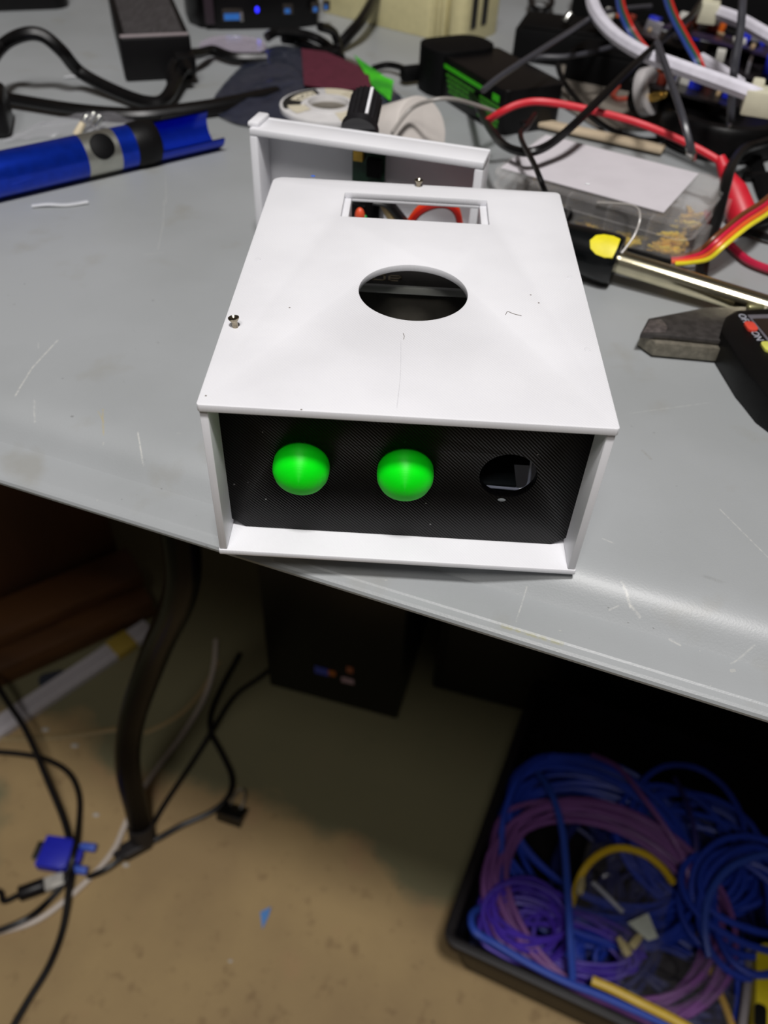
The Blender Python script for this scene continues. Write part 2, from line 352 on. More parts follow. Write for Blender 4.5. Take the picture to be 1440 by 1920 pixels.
g = G(); g.M = frame(Vector((0, 0, 0)), T2); g.bx(-2, 2, 1.15, 1.2, FZ, 1.8); obj('wall_back', g, mat('dark wall paint', (110, 96, 84), 0.8, var=.2, vscale=8), kind='structure', label='dim brown wall behind the table')
# table top: profile (s, z) swept along the edge
prof = [(.84, 0), (.040, 0), (.030, 0), (.0255, -.0002), (.0225, -.0006), (.0200, -.0013), (.0180, -.0022), (.0163, -.0033), (.0148, -.0046), (.0135, -.0060), (.0123, -.0073), (.0112, -.0085), (.0103, -.0094), (.0085, -.0094), (.0065, -.0094), (.0035, -.0093), (-.0008, -.0093), (-.0018, -.0094), (-.0024, -.0098), (-.0030, -.0099), (-.0042, -.0101), (-.0050, -.0107), (-.0054, -.0117), (-.0052, -.0128), (-.0044, -.0136), (-.003, -.0140), (.004, -.0150), (.010, -.022), (.016, -.034), (.06, -.036), (.84, -.036)]
table = thing('folding_table', 'grey moulded plastic folding table holding the cluttered workbench', 'table', ts(0, .3, FZ))
g = G(); n = len(prof); vs_ = []
for a in (-.95, .95): vs_ += [ts(a, s, z) for s, z in prof]
g.add(vs_, [[i, (i + 1) % n, n + (i + 1) % n, n + i] for i in range(n)] + [list(range(n)), list(range(2 * n - 1, n - 1, -1))])
obj('table_top', g, TABLE, table, ang=24)
LEGM = mat('black enamelled steel tube', (8, 7, 8), 0.28, 0.0, var=.3, spec=0.07)
g = G(); p0 = at(348, 1080, -.25)
LP = [at(268, 1572, -.733), at(257, 1520, -.69), at(240, 1440, -.60), at(247, 1350, -.52), at(292, 1222, -.40), at(338, 1110, -.28), Vector((p0.x, p0.y, -.2)) + N2 * .004, Vector((p0.x, p0.y, -.03)) + N2 * .01]
g.tube(LP, .0127, 16, 8); leg = obj('leg', g, LEGM, table)
g = G(); f0 = LP[0]; d_ = (LP[0] - LP[1]).normalized(); g.lathe([(.0138, -.022), (.0145, -.002), (.0125, .004), (.001, .006)], f0, d_, 16); obj('foot_cap', g, mat('dark rubber', (30, 26, 26), .6), leg)
g = G(); g.tube([p + N2 * .50 for p in LP], .0165, 12, 6); obj('leg', g, LEGM, table)
# ------------------------------------------------------------------ the front enclosure
mm = .001
E_ = thing('printed_enclosure', 'white printed box with black front panel and two green buttons overhanging the table edge', 'enclosure', (0, .069, 0))
HW, D, H = .0525, .138, .0552
g = G(); g.bx(-HW, HW, 0, D, 0, .0020); sh = obj('base', g, WHITE, E_, .0004)
for sx in (-1, 1):
    g = G(); g.bx(*((-HW + .0003, -HW + .0025) if sx < 0 else (HW - .0025, HW - .0003)), .0003, D, .0020, .0531)
    obj('side_wall', g, WHITE, E_, .0003)
# lid with window and round hole
g = G(); ol = []
for (x, y, r) in ((-HW, -.0004, .0008), (HW, -.0004, .0008), (HW, D, .002), (-HW, D, .004)):
    sx = 1 if x > 0 else -1; sy = 1 if y > .05 else -1
    a0 = {(-1, -1): 180, (1, -1): 270, (1, 1): 0, (-1, 1): 90}[(sx, sy)]
    for i in range(6):
        a = math.radians(a0 + 18 * i); ol.append((x - sx * r + r * math.cos(a), y - sy * r + r * math.sin(a)))
win = [(-.0256, .1084), (.0254, .1084), (.0254, .1280), (-.0256, .1280)]
g.prism(ol, .0531, H, [win, circ(.0164, 72, .0002, .0606)])
lid = obj('lid', g, WHITE, E_, .0004, 2)
g = G()
for (x0, x1, y0, y1, z0) in ((-.0276, -.0232, .1070, .1300, .0440), (.0230, .0274, .1070, .1300, .0440), (-.0232, .0230, .1280, .1300, .0518)):
    g.bx(x0, x1, y0, y1, z0, .0530)
obj('window_frame', g, WHITE, E_, .0003)
# screws
def screw(x, y, tilt, hgt):
    g = G(); ax = Vector(tilt).normalized(); o = Vector((x, y, H - .001))
    g.lathe([(.00085, 0), (.00085, .001 + hgt), (.0009, .001 + hgt), (.00155, .002 + hgt), (.00155, .0023 + hgt), (.0012, .0024 + hgt), (.0007, .0019 + hgt), (.0001, .0018 + hgt)], o, ax, 20)
    s = obj('screw', g, mat('screw steel', (170, 160, 140), .25, 1.0, var=.4, vscale=900), E_, label='small steel screw standing proud of the lid')
screw(-.0489, .0356, (-.10, .06, 1), .0016); screw(.0006, .1366, (0.04, 0, 1), .0010)
# filled-in screw dots
for (px, py) in ((484, 486), (1068, 520), (1101, 655), (1102, 345)):
    p = at(px, py, H); g = G(); g.lathe([(.0009, -.0001), (.0009, .0001), (.0005, .00016), (.0001, .00010)], p, (0, 0, 1), 10); obj('screw_dimple', g, WHITE, E_)
INK = mat('blue ink', (60, 105, 200), .6)
g = G(); p = at(587, 330, H); g.ball(p, .0009, 8, 6, (1, .8, .25)); obj('ink_mark', g, INK, E_, label='blue ink smudge')
# seam line on the lid
g = G(); a = at(752, 640, H); b_ = at(744, 770, H); g.tube([a, (a + b_) / 2 + Vector((.0004, 0, 0)), b_ + Vector((0, .001, 0))], .00012, 5, 4); obj('print_seam', g, WHITE, E_)
HAIR = mat('dark fibre', (120, 112, 105), .7)
for pts in (((948, 590), (952, 584), (962, 588), (978, 592)), ((756, 625), (758, 630), (757, 636))):
    g = G(); g.tube([at(x, y, H + .0001) for x, y in pts], .00008, 5, 4); obj('dust_fibre', g, HAIR, E_)
for (px, py) in ((543, 577), (386, 742), (995, 553), (1010, 568), (565, 768)):
    g = G(); g.ball(at(px, py, H), .0003, 6, 4, (1, 1, .4)); obj('dust_speck', g, HAIR, E_)
# panel
PY = .0100; BX = [-.0284, .0007, .0294]; BZ = .0283
g = G(); g.M = fframe(Vector((0, PY, 0)), (0, -1, 0), (1, 0, 0))   # local x = X, y = Z
pw, pz0, pz1 = .0500, .0021, .0530
g.prism([(-pw + .004, pz0), (pw - .004, pz0), (pw, pz0 + .003), (pw, pz1), (-pw, pz1), (-pw, pz0 + .003)], -.0025, 0, [circ(.0080, 40, x, BZ)[::1] for x in BX])
pan = obj('front_panel', g, BLACKP, E_, .0003, label='black front panel')
for x in BX[:2]:
    g = G(); g.lathe([(.0079, -.003), (.00795, .0012), (.0078, .0028), (.0071, .0044), (.0058, .0057), (.0042, .0066), (.0022, .0072), (.0008, .0074), (.00005, .0074)], (x, PY, BZ - .0006), (0, -1, 0), 48)
    obj('button', g, GREEN, E_, label='domed green button', ang=60)
# switch seen through the third hole
g = G(); g.bx(BX[2] - .011, BX[2] + .011, PY + .0215, PY + .0225, BZ - .014, BZ + .012); obj('switch_back', g, BLKM, E_)
g = G(); g.bx(BX[2] - .010, BX[2] + .0042, PY + .006, PY + .021, BZ - .013, BZ - .0085); obj('switch_body', g, mat('dark grey plastic', (30, 34, 36), .4, spec=.3), E_, .001)
ry_ = PY + .004; ra_ = aty(896, 911, ry_); rb_ = aty(972, 917, ry_); rc_ = aty(991, 905, ry_); re_ = aty(999, 850, ry_)
g = G(); g.tube([ra_, ra_.lerp(rb_, .5), rb_, rb_.lerp(rc_, .5) + Vector((.0006, 0, -.0006)), rc_, rc_.lerp(re_, .5), re_], .00045, 10, 5); obj('switch_rim', g, mat('pale glossy rim', (165, 170, 190), .15, spec=.8), E_)
g = G(); p = Vector((BX[2] - .0006, PY - .0001, BZ - .0090)); g.ball(p, .0012, 8, 6, (1, .2, .5)); obj('paint_speck', g, mat('scuffed white', (130, 135, 138), .6), E_)
# black module inside the enclosure
MZ = .044; my = at(775, 541, MZ).y
MB = thing('display_module', 'black module with grey rim and pale letters inside the white box under its round hole', 'module', (0, my + .006, .002))
g = G(); g.bx(-.042, .042, my + .0012, my + .0135, .002, MZ); obj('housing', g, mat('black module plastic', (66, 63, 56), .55, var=.2), MB, .0006)
g = G(); g.bx(-.042, .042, my - .0006, my + .0012, MZ - .0020, MZ + .0004); obj('rim', g, mat('grey rim plastic', (176, 178, 172), .5), MB, .0003)
g = G(); ink = mat('tan print', (216, 198, 160), .6)
tp = at(724, 520, MZ + .0001); k = .00053
def bar(x0, y0, x1, y1):
    g.bx(tp.x + min(x0, x1) * k - .00036, tp.x + max(x0, x1) * k + .00036, tp.y + min(y0, y1) * k * 1.0 - .00036, tp.y + max(y0, y1) * k * 1.0 + .00036, MZ, MZ + .0001)
bar(-8, -3.4, -1, -3.4); bar(-8, 2.6, -1, 2.6); bar(-8, -3.4, -8, 2.6); bar(-1, -3.4, -1, 8)            # d
bar(2, 2.6, 9, 2.6); bar(2, -3.4, 2, 2.6); bar(9, -.4, 9, 2.6); bar(3.5, -.4, 9, -.4); bar(2, -3.4, 7, -3.4)   # e
obj('lettering', g, ink, MB, label='pale printed letters de')
# ------------------------------------------------------------------ control panel tray standing behind
ta = at(466, 240, .0550); tb = at(908, 305, .0550); ta.z = tb.z = 0
xd = (tb - ta).normalized(); TW = (tb - ta).length
TR = thing('control_tray', 'shallow white printed tray standing on edge behind the white box, open side forward', 'enclosure', (ta + tb) / 2)
FM = frame(ta, xd)   # x along, y back, z up
TD = .0150; wt = .0030
g = G(); g.M = FM; g.bx(0, TW, TD - .0022, TD, 0, .0550); obj('face_plate', g, WHITE, TR, .0006)
for nm, a in (('top_wall', (0, TW, 0, TD - .0022, .0520, .0550)), ('bottom_wall', (0, TW, 0, TD - .0022, 0, .003)), ('end_wall', (0, .0036, 0, TD - .0022, .003, .0520)), ('end_wall', (TW - .0036, TW, 0, TD - .0022, .003, .0520))):
    g = G(); g.M = FM; g.bx(*a); obj(nm, g, WHITE, TR, .0007)
g = G(); g.M = FM; g.box((.0010, .0085, .0556), (.005, .013, .0022)); obj('corner_bump', g, WHITE, TR, .0009)
# knob on the face plate, pointing away
kp = at(711, 228, .049); kloc = (FM.inverted() @ kp)
KM = mat('black knob plastic', (24, 23, 26), .35, var=.3)
kb = FM @ Vector((kloc.x - .001, TD + .0015, .0535)); kax = (FM.to_3x3() @ Vector((-.12, 1, .42))).normalized()
g = G(); pts = []
nfl = 20
for i in range(nfl * 2):
    a = 2 * math.pi * i / (nfl * 2); r = .0062 if i % 2 else .0068; pts.append((r * math.cos(a), r * math.sin(a)))
g.M = fframe(kb, kax, xd); g.prism(pts, .003, .0190); g.lathe([(.0078, -.001), (.0080, .002), (.0070, .0035)], (0, 0, 0), (0, 0, 1), 24); knob = obj('knob', g, KM, TR, ang=20, label='fluted black knob')
g = G(); g.M = fframe(kb, kax, xd); g.box((.0030, -.0060, .0110), (.0012, .0012, .0150)); obj('pointer_line', g, mat('white paint', (225, 225, 228), .5), knob)
# board and parts inside the tray
bp_ = FM.inverted() @ aty(682, 318, (FM @ Vector((.05, .006, 0))).y)
g = G(); g.M = FM; g.bx(bp_.x - .006, bp_.x + .008, .0090, .0105, .022, .0500); pcb = obj('circuit_board', g, mat('green circuit board', (28, 62, 44), .4, var=.3, vscale=500), TR)
g = G(); g.M = FM; g.bx(bp_.x - .005, bp_.x - .001, .0065, .009, .0455, .0495); obj('gold_contact', g, GOLD, pcb)
g = G(); g.M = FM; g.bx(bp_.x + .001, bp_.x + .007, .0060, .009, .040, .047); obj('chip', g, BLKM, pcb)
yy = .166
def ip(px, py, y=yy): return aty(px, py, y)
for i, (px, py, w_, h_) in enumerate(((676, 395, .006, .014), (690, 388, .005, .016), (703, 392, .006, .015))):
    p = ip(px, py, .172); g = G(); g.M = frame(p, xd); g.box((0, 0, -.003), (w_, .008, h_)); obj('connector', g, BLK, TR, .0005)
g = G(); g.tube([ip(700, 374), ip(725, 380), ip(745, 400), ip(775, 440), ip(790, 470)], .003, 8, 6, flat=(.0035, .0018)); obj('black_lead', g, BLKR, TR)
g = G(); g.tube([ip(718, 376), ip(728, 395), ip(738, 412), ip(745, 430)], .0022, 8, 5); obj('tan_lead', g, mat('tan wire', (165, 145, 105), .5), TR)
p = ip(675, 404, .168); g = G(); g.ball(p, .0022, 10, 8, (1, 1, 1.6)); obj('red_bead', g, mat('orange red plastic', (225, 85, 50), .4), TR)
p = ip(684, 407, .168); g = G(); g.ball(p, .0010, 8, 6); obj('green_bead', g, mat('green bead', (50, 160, 80), .4), TR)
for i, c in enumerate(((150, 22, 14), (196, 40, 20), (212, 70, 26))):
    g = G(); o_ = Vector((-.0, .0016 * i, .0006 * i))
    g.tube([ip(765, 428) + o_, ip(785, 402) + o_, ip(812, 388) + o_, ip(838, 387) + o_, ip(855, 400) + o_, ip(862, 425) + o_, ip(866, 452) + o_], .0011, 8, 6); obj('ribbon_wire', g, mat('ribbon wire %d' % i, c, .4), TR)
# ------------------------------------------------------------------ blue pen torch with scooped end
VR = .0104
va = at(-60, 341, VR); vb = at(400, 240, VR); vx = (vb - va).normalized(); VL = (vb - va).length
VP = thing('vape_pen', 'metallic blue tube with silver button band and scooped open end', 'pen', Vector((va.x, va.y, 0)) + vx * .06 - Vector((0, 0, va.z * 0)))
def along(px):
    best = None
    for i in range(401):
        q = va + vx * (VL * 1.1 * i / 400); d = q - CC; x = 720 + FPX * d.dot(RIGHT) / d.dot(FWD)
        if best is None or abs(x - px) < best[0]: best = (abs(x - px), VL * 1.1 * i / 400)
    return best[1]
BLUE = mat('blue anodised metal', (14, 60, 205), .28, .75, var=.15, coat=.3)
x1, x2, x3, x4, x5 = along(152), along(214), along(248), along(290), along(404)
g = G(); g.lathe([(VR, 0), (VR, x1 - .0004), (VR * .985, x1)], va, vx, 48); obj('body', g, BLUE, VP)
g = G(); g.lathe([(VR * 1.0, x1), (VR, x2)], va, vx, 48); band = obj('button_band', g, mat('satin silver', (196, 196, 186), .3, .9), VP, label='silver band')
bd = (CC - va); bd = (bd - vx * bd.dot(vx)).normalized(); bd = (bd + Vector((0, 0, .35))).normalized(); bd = (bd - vx * bd.dot(vx)).normalized()
bc = va + vx * ((x1 + x2) / 2)
g = G(); g.lathe([(.0062, VR - .003), (.0062, VR + .0002), (.0056, VR + .0006), (.0001, VR + .0006)], bc, bd, 28); obj('push_button', g, BLKM, band)
g = G(); g.lathe([(VR, x2), (VR, x3)], va, vx, 48); obj('collar', g, BLUE, VP)
g = G(); g.lathe([(VR * 1.01, x3 - .001), (VR * 1.06, x3 + .001), (VR * 1.08, (x3 + x4) / 2), (VR * 1.03, x4 - .001), (VR * .95, x4)], va, vx, 48); obj('rubber_ring', g, mat('black rubber', (9, 8, 9), .5, spec=.25), VP)
g = G(); up_ = (Vector((0, 0, 1)) - vx * vx.z); sd = vx.cross(up_).normalized()
op = (bd + Vector((0, 0, .9))).normalized()   # opening direction
aop = math.radians(100)
u0 = (op - vx * op.dot(vx)).normalized()
g.lathe([(VR, x4 - .002), (VR, x5), (VR * .9, x5), (VR * .9, x4 - .002), (VR, x4 - .002)], va, vx, 36, math.radians(78), math.radians(282), ref=u0)
obj('scoop', g, mat('blue metal scoop', (12, 52, 200), .3, .7, var=.1, coat=.3), VP)
# ------------------------------------------------------------------ power brick and its cables
q0 = at(236, 155, 0); q1 = at(366, 148, 0); bx_ = (q1 - q0).normalized(); BW = (q1 - q0).length
PB = thing('power_brick', 'black laptop power brick with grey ribbed label on top, left of the bench', 'power adapter', q0 + bx_ * BW / 2)
FB = frame(q0, bx_)
g = G(); g.M = FB; g.bx(0, BW, 0, .125, 0, .0265); br = obj('case', g, mat('brick plastic', (15, 14, 15), .45, var=.2, spec=.25), PB, .0025, 3)
g = G(); g.M = FB; g.bx(.004, BW - .004, .0045, .118, .0265, .0268); obj('label_plate', g, mat('grey ribbed label', (74, 72, 74), .4, var=.4, vscale=120, stretch=(8, .6, 1)), PB)
g = G(); g.M = FB; g.bx(.001, BW - .001, -.0002, .0030, .0255, .0270); obj('edge_strip', g, mat('pale edge', (150, 140, 142), .4), PB, .0005)
g = G(); g.M = FB; g.box((BW - .006, -.006, .012), (.013, .016, .012)); obj('plug', g, BLK, PB, .002)
cable('mains_cable', [(-40, 150, .02), (0, 90, .026), (40, 66, .034), (78, 66, .034), (115, 95, .026), (150, 135, .012), (210, 168, .006), (270, 190, .005), (310, 185, .006), (335, 140, .010), (352, 120, .016)], .004, BLKR, 'thick black mains cable arching over the left of the bench to the power brick', flat=(.0042, .0034))
cable('flat_cable', [(-30, 175, .006), (50, 190, .005), (150, 205, .005), (250, 212, .005), (330, 205, .005), (430, 190, .005), (520, 170, .005)], .004, BLKR, 'flat black cable running straight behind the blue tube', flat=(.005, .0028))
cable('thin_cable', [(300, 220, .003), (360, 215, .003), (430, 205, .003), (470, 190, .003)], .0022, BLKR, 'thin black cable under the flat cable beside the blue scoop')
cable('coiled_cable', [(325, 170, .006), (322, 130, .012), (345, 105, .014), (375, 100, .010), (400, 95, .006), (440, 108, .005), (500, 108, .005)], .0034, BLKR, 'black cable leaving the power brick towards the black hub')
p = at(12, 262, 0); LB = thing('cable_plug', 'black moulded plug at the left edge beside the mains cable', 'plug', p)
g = G(); g.M = frame(p, (1, .3, 0)); g.bx(-.022, .003, 0, .030, 0, .022); obj('plug_body', g, BLK, LB, .004, 3)
g = G(); g.M = frame(p, (1, .3, 0)); g.box((-.008, .036, .011), (.010, .014, .010)); obj('plug_neck', g, BLK, LB, .002)
p = at(30, 20, 0); g = G(); g.M = frame(p, (1, .38, 0)); g.prism(rrect(.17, .055, .012, 5, -.045, .026), 0, .016); obj('black_case', g, BLK, None, .003, label='black flat case at the far top left corner of the bench', cat='case')
# small bag of parts by the blue tube
g = G(); c0 = at(150, 240, .001); nx, ny = 16, 9; vv = []
for j in range(ny):
    for i in range(nx):
        u, v_ = i / (nx - 1) - .5, j / (ny - 1) - .5
        vv.append(Vector((c0.x + u * .058 + v_ * .010, c0.y + u * .030 + v_ * .026, .0012 + .006 * max(0, 1 - 4 * (u * u + v_ * v_)) + random.uniform(0, .002))))
g.add(vv, [[j * nx + i, j * nx + i + 1, (j + 1) * nx + i + 1, (j + 1) * nx + i] for j in range(ny - 1) for i in range(nx - 1)])
obj('parts_bag', g, FILM, label='small clear bag of parts behind the blue tube', cat='bag')
for i, (px, py, mm_) in enumerate(((158, 232, STEEL), (172, 226, STEEL), (183, 232, STEEL), (150, 246, mat('ivory plastic', (215, 200, 170), .5)))):
    p = at(px, py, .004); g = G(); g.cyl(p - Vector((.002, .001, .002)), p + Vector((.002, .002, .004)), .0024, .0018, 10)
    obj('small_screw' if i < 3 else 'ivory_plug', g, mm_, None, .0004, label='tiny steel screw inside the clear bag behind the blue tube' if i < 3 else 'ivory plastic plug in the clear bag behind the blue tube', cat='screw' if i < 3 else 'plug', group='steel screws in the bag' if i < 3 else None)
# thread scraps
g = G(); P = [at(60, 386, .0006), at(90, 383, .0010), at(125, 384, .0006), at(165, 378, .0008)]; g.tube(P, .0011, 6, 5, flat=(.0016, .0005)); obj('plastic_scrap', g, mat('white scrap', (200, 202, 205), .4), label='thin white plastic scrap lying below the blue tube', cat='scrap')
g = G(); P = [at(120, 145, .0006), at(140, 143, .0008), at(160, 148, .0006)]; g.tube(P, .0012, 6, 4, flat=(.0016, .0005)); obj('plastic_scrap', g, MATS['white scrap'], label='tiny white scrap under the arch of the mains cable', cat='scrap')
# ------------------------------------------------------------------ black hub at the back
h0 = at(382, 58, 0); h1 = at(608, 52, 0); hx = (h1 - h0).normalized(); HWD = (h1 - h0).length
HB = thing('usb_hub', 'black rounded hub with blue ports and a blue light at the back', 'hub', (h0 + h1) / 2)
FH = frame(h0, hx)
g = G(); g.M = FH; poly = [(-.010, .05), (-.009, .022), (-.002, .008), (.012, .001), (.03, 0), (HWD - .02, 0), (HWD - .004, .006), (HWD, .02), (HWD, .05)]; g.prism(poly, 0, .034); obj('shell', g, BLK, HB, .0025, 3)
PB2 = mat('blue port tongue', (50, 120, 210), .4); PB2.node_tree
def hub_port(px, py, w_, h_, small=False):
    d = ray(px, py); inv = FH.inverted(); o_ = inv @ CC; dd = inv.to_3x3() @ d; t_ = -o_.y / dd.y; q = o_ + dd * t_
    g = G(); g.M = FH; g.prism([(q.x - w_ / 2 - .0008, q.z - .001), (q.x + w_ / 2 + .0008, q.z - .001), (q.x + w_ / 2 + .0008, q.z + h_ + .0016), (q.x - w_ / 2 - .0008, q.z + h_ + .0016)], 0, .001) if False else None
    g.bx(q.x - w_ / 2 - .0008, q.x + w_ / 2 + .0008, -.0006, .0006, q.z - h_ / 2 - .0008, q.z + h_ / 2 + .0030); po = obj('port', g, mat('port metal', (90, 84, 80), .35, .8), HB, .0003)
    g = G(); g.M = FH; g.bx(q.x - w_ / 2 + .0004, q.x + w_ / 2 - .0016, -.0012, -.0005, q.z - h_ / 2, q.z + h_ / 2); obj('tongue', g, PB2, po)
    if not small:
        g = G(); g.M = FH; g.bx(q.x + w_ / 2 - .0014, q.x + w_ / 2 + .0010, -.0016, -.0006, q.z - h_ / 2 - .001, q.z + h_ / 2 + .001); obj('port_lip', g, STEEL, po)
hub_port(436, 31, .0135, .0042); hub_port(540, 20, .006, .003, True); hub_port(592, 17, .005, .003, True); hub_port(612, 13, .004, .003, True)
inv = FH.inverted(); o_ = inv @ CC; dd = inv.to_3x3() @ ray(482, 18); q = o_ + dd * (-o_.y / dd.y)
g = G(); g.M = FH; g.ball((q.x, -.0004, q.z), .0015, 10, 8, (1, .5, 1.4)); obj('light', g, mat('blue light', (40, 40, 255), .4, emit=2.0), HB)
g = G(); g.M = FH; g.bx(.002, .009, -.0005, .004, .004, .032); obj('rib', g, mat('dark violet plastic', (48, 36, 44), .4), HB, .0008)
cable('hub_cable', [(500, 70, .010), (520, 60, .012), (560, 62, .012), (600, 75, .008), (628, 100, .005), (600, 96, .004), (560, 78, .005), (530, 72, .008)], .0032, BLKR, 'short black cable looped in front of the hub')
cable('hub_lead', [(600, 50, .022), (625, 60, .016), (635, 90, .006), (640, 110, .004)], .003, BLKR, 'black lead dropping from the right of the hub')
cable('thick_cord', [(638, 85, .005), (655, 65, .010), (680, 35, .016), (705, -10, .022), (720, -40, .024)], .0040, BLKR, 'thick black cord rising between hub and cream socket')
p = at(437, 88, .001); g = G(); g.lathe([(.0003, 0), (.0235, 0), (.024, .0008), (.0235, .0016), (.0003, .0016)], p, (0, 0, 1), 40); obj('plastic_disc', g, clear_mat('clear disc', (200, 190, 205), .5, .1), label='clear round plastic disc lying in front of the hub', cat='disc')
# ------------------------------------------------------------------ cream multi-socket
c0 = at(600, 22, 0); c1 = at(832, 80, 0); cx_ = (c1 - c0).normalized(); CL = (c1 - c0).length
FCm = frame(c0, cx_); CS = thing('charger_block', 'cream plastic charger block with ribbed end and two dark slots', 'charger', (c0 + c1) / 2)
cw = .055
g = G(); g.M = FCm; g.prism(rrect(CL - .012, cw, .006, 4, (CL - .012) / 2, cw / 2), .0, .034); obj('body', g, CREAM, CS, .003, 3)
for i in range(3):
    g = G(); g.M = FCm; g.bx(CL - .0125 + i * .0042, CL - .0100 + i * .0042, .0002, cw - .0002, .0, .0352); obj('rib', g, CREAM, CS, .001)
g = G(); g.M = FCm; g.prism(rrect(.016, cw, .007, 5, CL + .008, cw / 2), 0, .034); ec = obj('end_cap', g, CREAM, CS, .003, 3)
for yy_ in (.010, .025):
    g = G(); g.M = FCm; g.bx(CL + .0155, CL + .0166, yy_, yy_ + .0075, .010, .030); obj('slot', g, mat('slot black', (34, 32, 28), .5), ec)
# ------------------------------------------------------------------ antistatic bag, spool, roll, black adapter
g = G(); out_ = [(395, 190), (440, 130), (490, 92), (530, 80), (590, 92), (660, 105), (715, 145), (760, 190), (720, 235), (650, 262), (560, 250), (490, 235), (430, 222)]
cc = Vector((0, 0, 0)); ring = [at(x, y, .003) for x, y in out_]
for p in ring: cc += p / len(ring)
vv = [cc + Vector((0, 0, .005))]; nr = 6; L = smooth(ring, 3, True)
for k in range(1, nr + 1):
    for i, p in enumerate(L):
        q = cc.lerp(p, k / nr); rr = k / nr
        q.z = .0015 + (.006 * (1 - rr) + .005 * math.sin(i * .55 + rr * 4) ** 2 * rr * (1 - rr) * 3)
        vv.append(q)
nn = len(L); ff = [[0, 1 + i, 1 + (i + 1) % nn] for i in range(nn)]
for k in range(nr - 1):
    for i in range(nn): ff.append([1 + k * nn + i, 1 + k * nn + (i + 1) % nn, 1 + (k + 1) * nn + (i + 1) % nn, 1 + (k + 1) * nn + i])
g.add(vv, ff); obj('antistatic_bag', g, SMOKE, label='crumpled dark smoky antistatic bag beneath the solder spool', cat='bag')
g = G(); g.add([at(565, 92, .0085), at(612, 98, .0095), at(690, 132, .0085), at(696, 165, .0085), at(640, 170, .010), at(570, 160, .010)], [[0, 1, 2, 3, 4, 5]]); gg = G(); gg.add([p + Vector((0, 0, .0004)) for p in g.v] + g.v, [[0, 1, 2, 3, 4, 5], [11, 10, 9, 8, 7, 6]] + [[i, (i + 1) % 6, 6 + (i + 1) % 6, 6 + i] for i in range(6)])
obj('maroon_card', gg, mat('maroon card', (92, 34, 52), .6, var=.2), label='dark maroon card lying on the smoky bag behind the spool', cat='card')
gA = [at(664, 105, .012), at(722, 146, .008), at(738, 152, .004), at(732, 190, .004), at(700, 165, .006)]
g = G(); g.add([p + Vector((0, 0, .0006)) for p in gA] + gA, [[0, 1, 2, 3, 4], [9, 8, 7, 6, 5]] + [[i, (i + 1) % 5, 5 + (i + 1) % 5, 5 + i] for i in range(5)]); obj('green_strip', g, mat('bright green plastic', (75, 205, 40), .4, col2=(50, 150, 40), vscale=60), label='bright green plastic strip poking out behind the spool', cat='strip')
# spool
SZ = .024; sc0 = at(616, 196, SZ); SR = .0265
SP = thing('solder_spool', 'white spool of solder with cream ring labels behind the tray', 'spool', (sc0.x, sc0.y, .005))
WPL = mat('white spool plastic', (214, 212, 212), .4, var=.06)
def flange(z0, nm):
    g = G(); g.M = Matrix.Translation((sc0.x, sc0.y, 0)); g.prism(circ(SR, 56), z0, z0 + .0026, [circ(.0118, 40)]); return obj(nm, g, WPL, SP, .0005)
flange(SZ - .0026, 'flange'); flange(.006, 'flange')
g = G(); g.M = Matrix.Translation((sc0.x, sc0.y, 0)); g.prism(circ(.0128, 40), .006, SZ + .0014, [circ(.0112, 40)]); obj('hub', g, WPL, SP, .0004)
g = G(); g.lathe([(.0118, .0092), (.0112, .0205), (.0001, .0205)], (sc0.x, sc0.y, 0), (0, 0, 1), 36); obj('core_plug', g, mat('grey frosted plastic', (168, 168, 172), .5), SP)
SOL = mat('solder wire', (132, 124, 108), .3, .8, var=.3)
for i in range(6):
    z = .0098 + i * .0022; g = G(); g.lathe([(.0195, z - .0011), (.0212, z - .0005), (.0215, z), (.0212, z + .0005), (.0195, z + .0011)], (sc0.x, sc0.y, 0), (0, 0, 1), 40); obj('solder_turn', g, SOL, SP)
def arcband(r0, r1, a0, a1, z0, z1, nm, m_, seg=24):
    g = G(); P = []
    for i in range(seg + 1): a = math.radians(a0 + (a1 - a0) * i / seg); P.append((r1 * math.cos(a), r1 * math.sin(a)))
    for i in range(seg + 1): a = math.radians(a1 - (a1 - a0) * i / seg); P.append((r0 * math.cos(a), r0 * math.sin(a)))
    g.M = Matrix.Translation((sc0.x, sc0.y, 0)); g.prism(P, z0, z1); return obj(nm, g, m_, SP)
CRP = mat('cream label paper', (206, 198, 176), .7, var=.06)
arcband(.0135, .0258, -70, 100, SZ, SZ + .0002, 'ring_label', CRP)
arcband(.0150, .0250, 112, 205, SZ, SZ + .0002, 'black_label', mat('black label print', (28, 27, 26), .6, var=.2))
arcband(.0150, .0215, 120, 170, SZ + .0002, SZ + .0004, 'cream_text_patch', CRP)
arcband(.0130, .0225, 195, 228, SZ + .0002, SZ + .0004, 'cream_tag', CRP)
for r_ in (.017, .0195, .022): arcband(r_, r_ + .0005, -50, 70, SZ + .0002, SZ + .0003, 'printed_line', mat('grey print', (160, 150, 130), .7))
for i in range(5): arcband(.0165 + .0008 * (i % 3), .0180 + .0008 * (i % 3), 124 + i * 9, 129 + i * 9, SZ + .0004, SZ + .0005, 'print_mark', MATS['black label print'], 4)
g = G(); p = at(574, 232, .010); g.cyl(at(570, 224, .014), at(572, 238, .008), .0007, .0007, 8); obj('blue_pin', g, mat('blue pin', (60, 70, 210), .4), label='tiny blue pin in front of the solder spool', cat='pin')
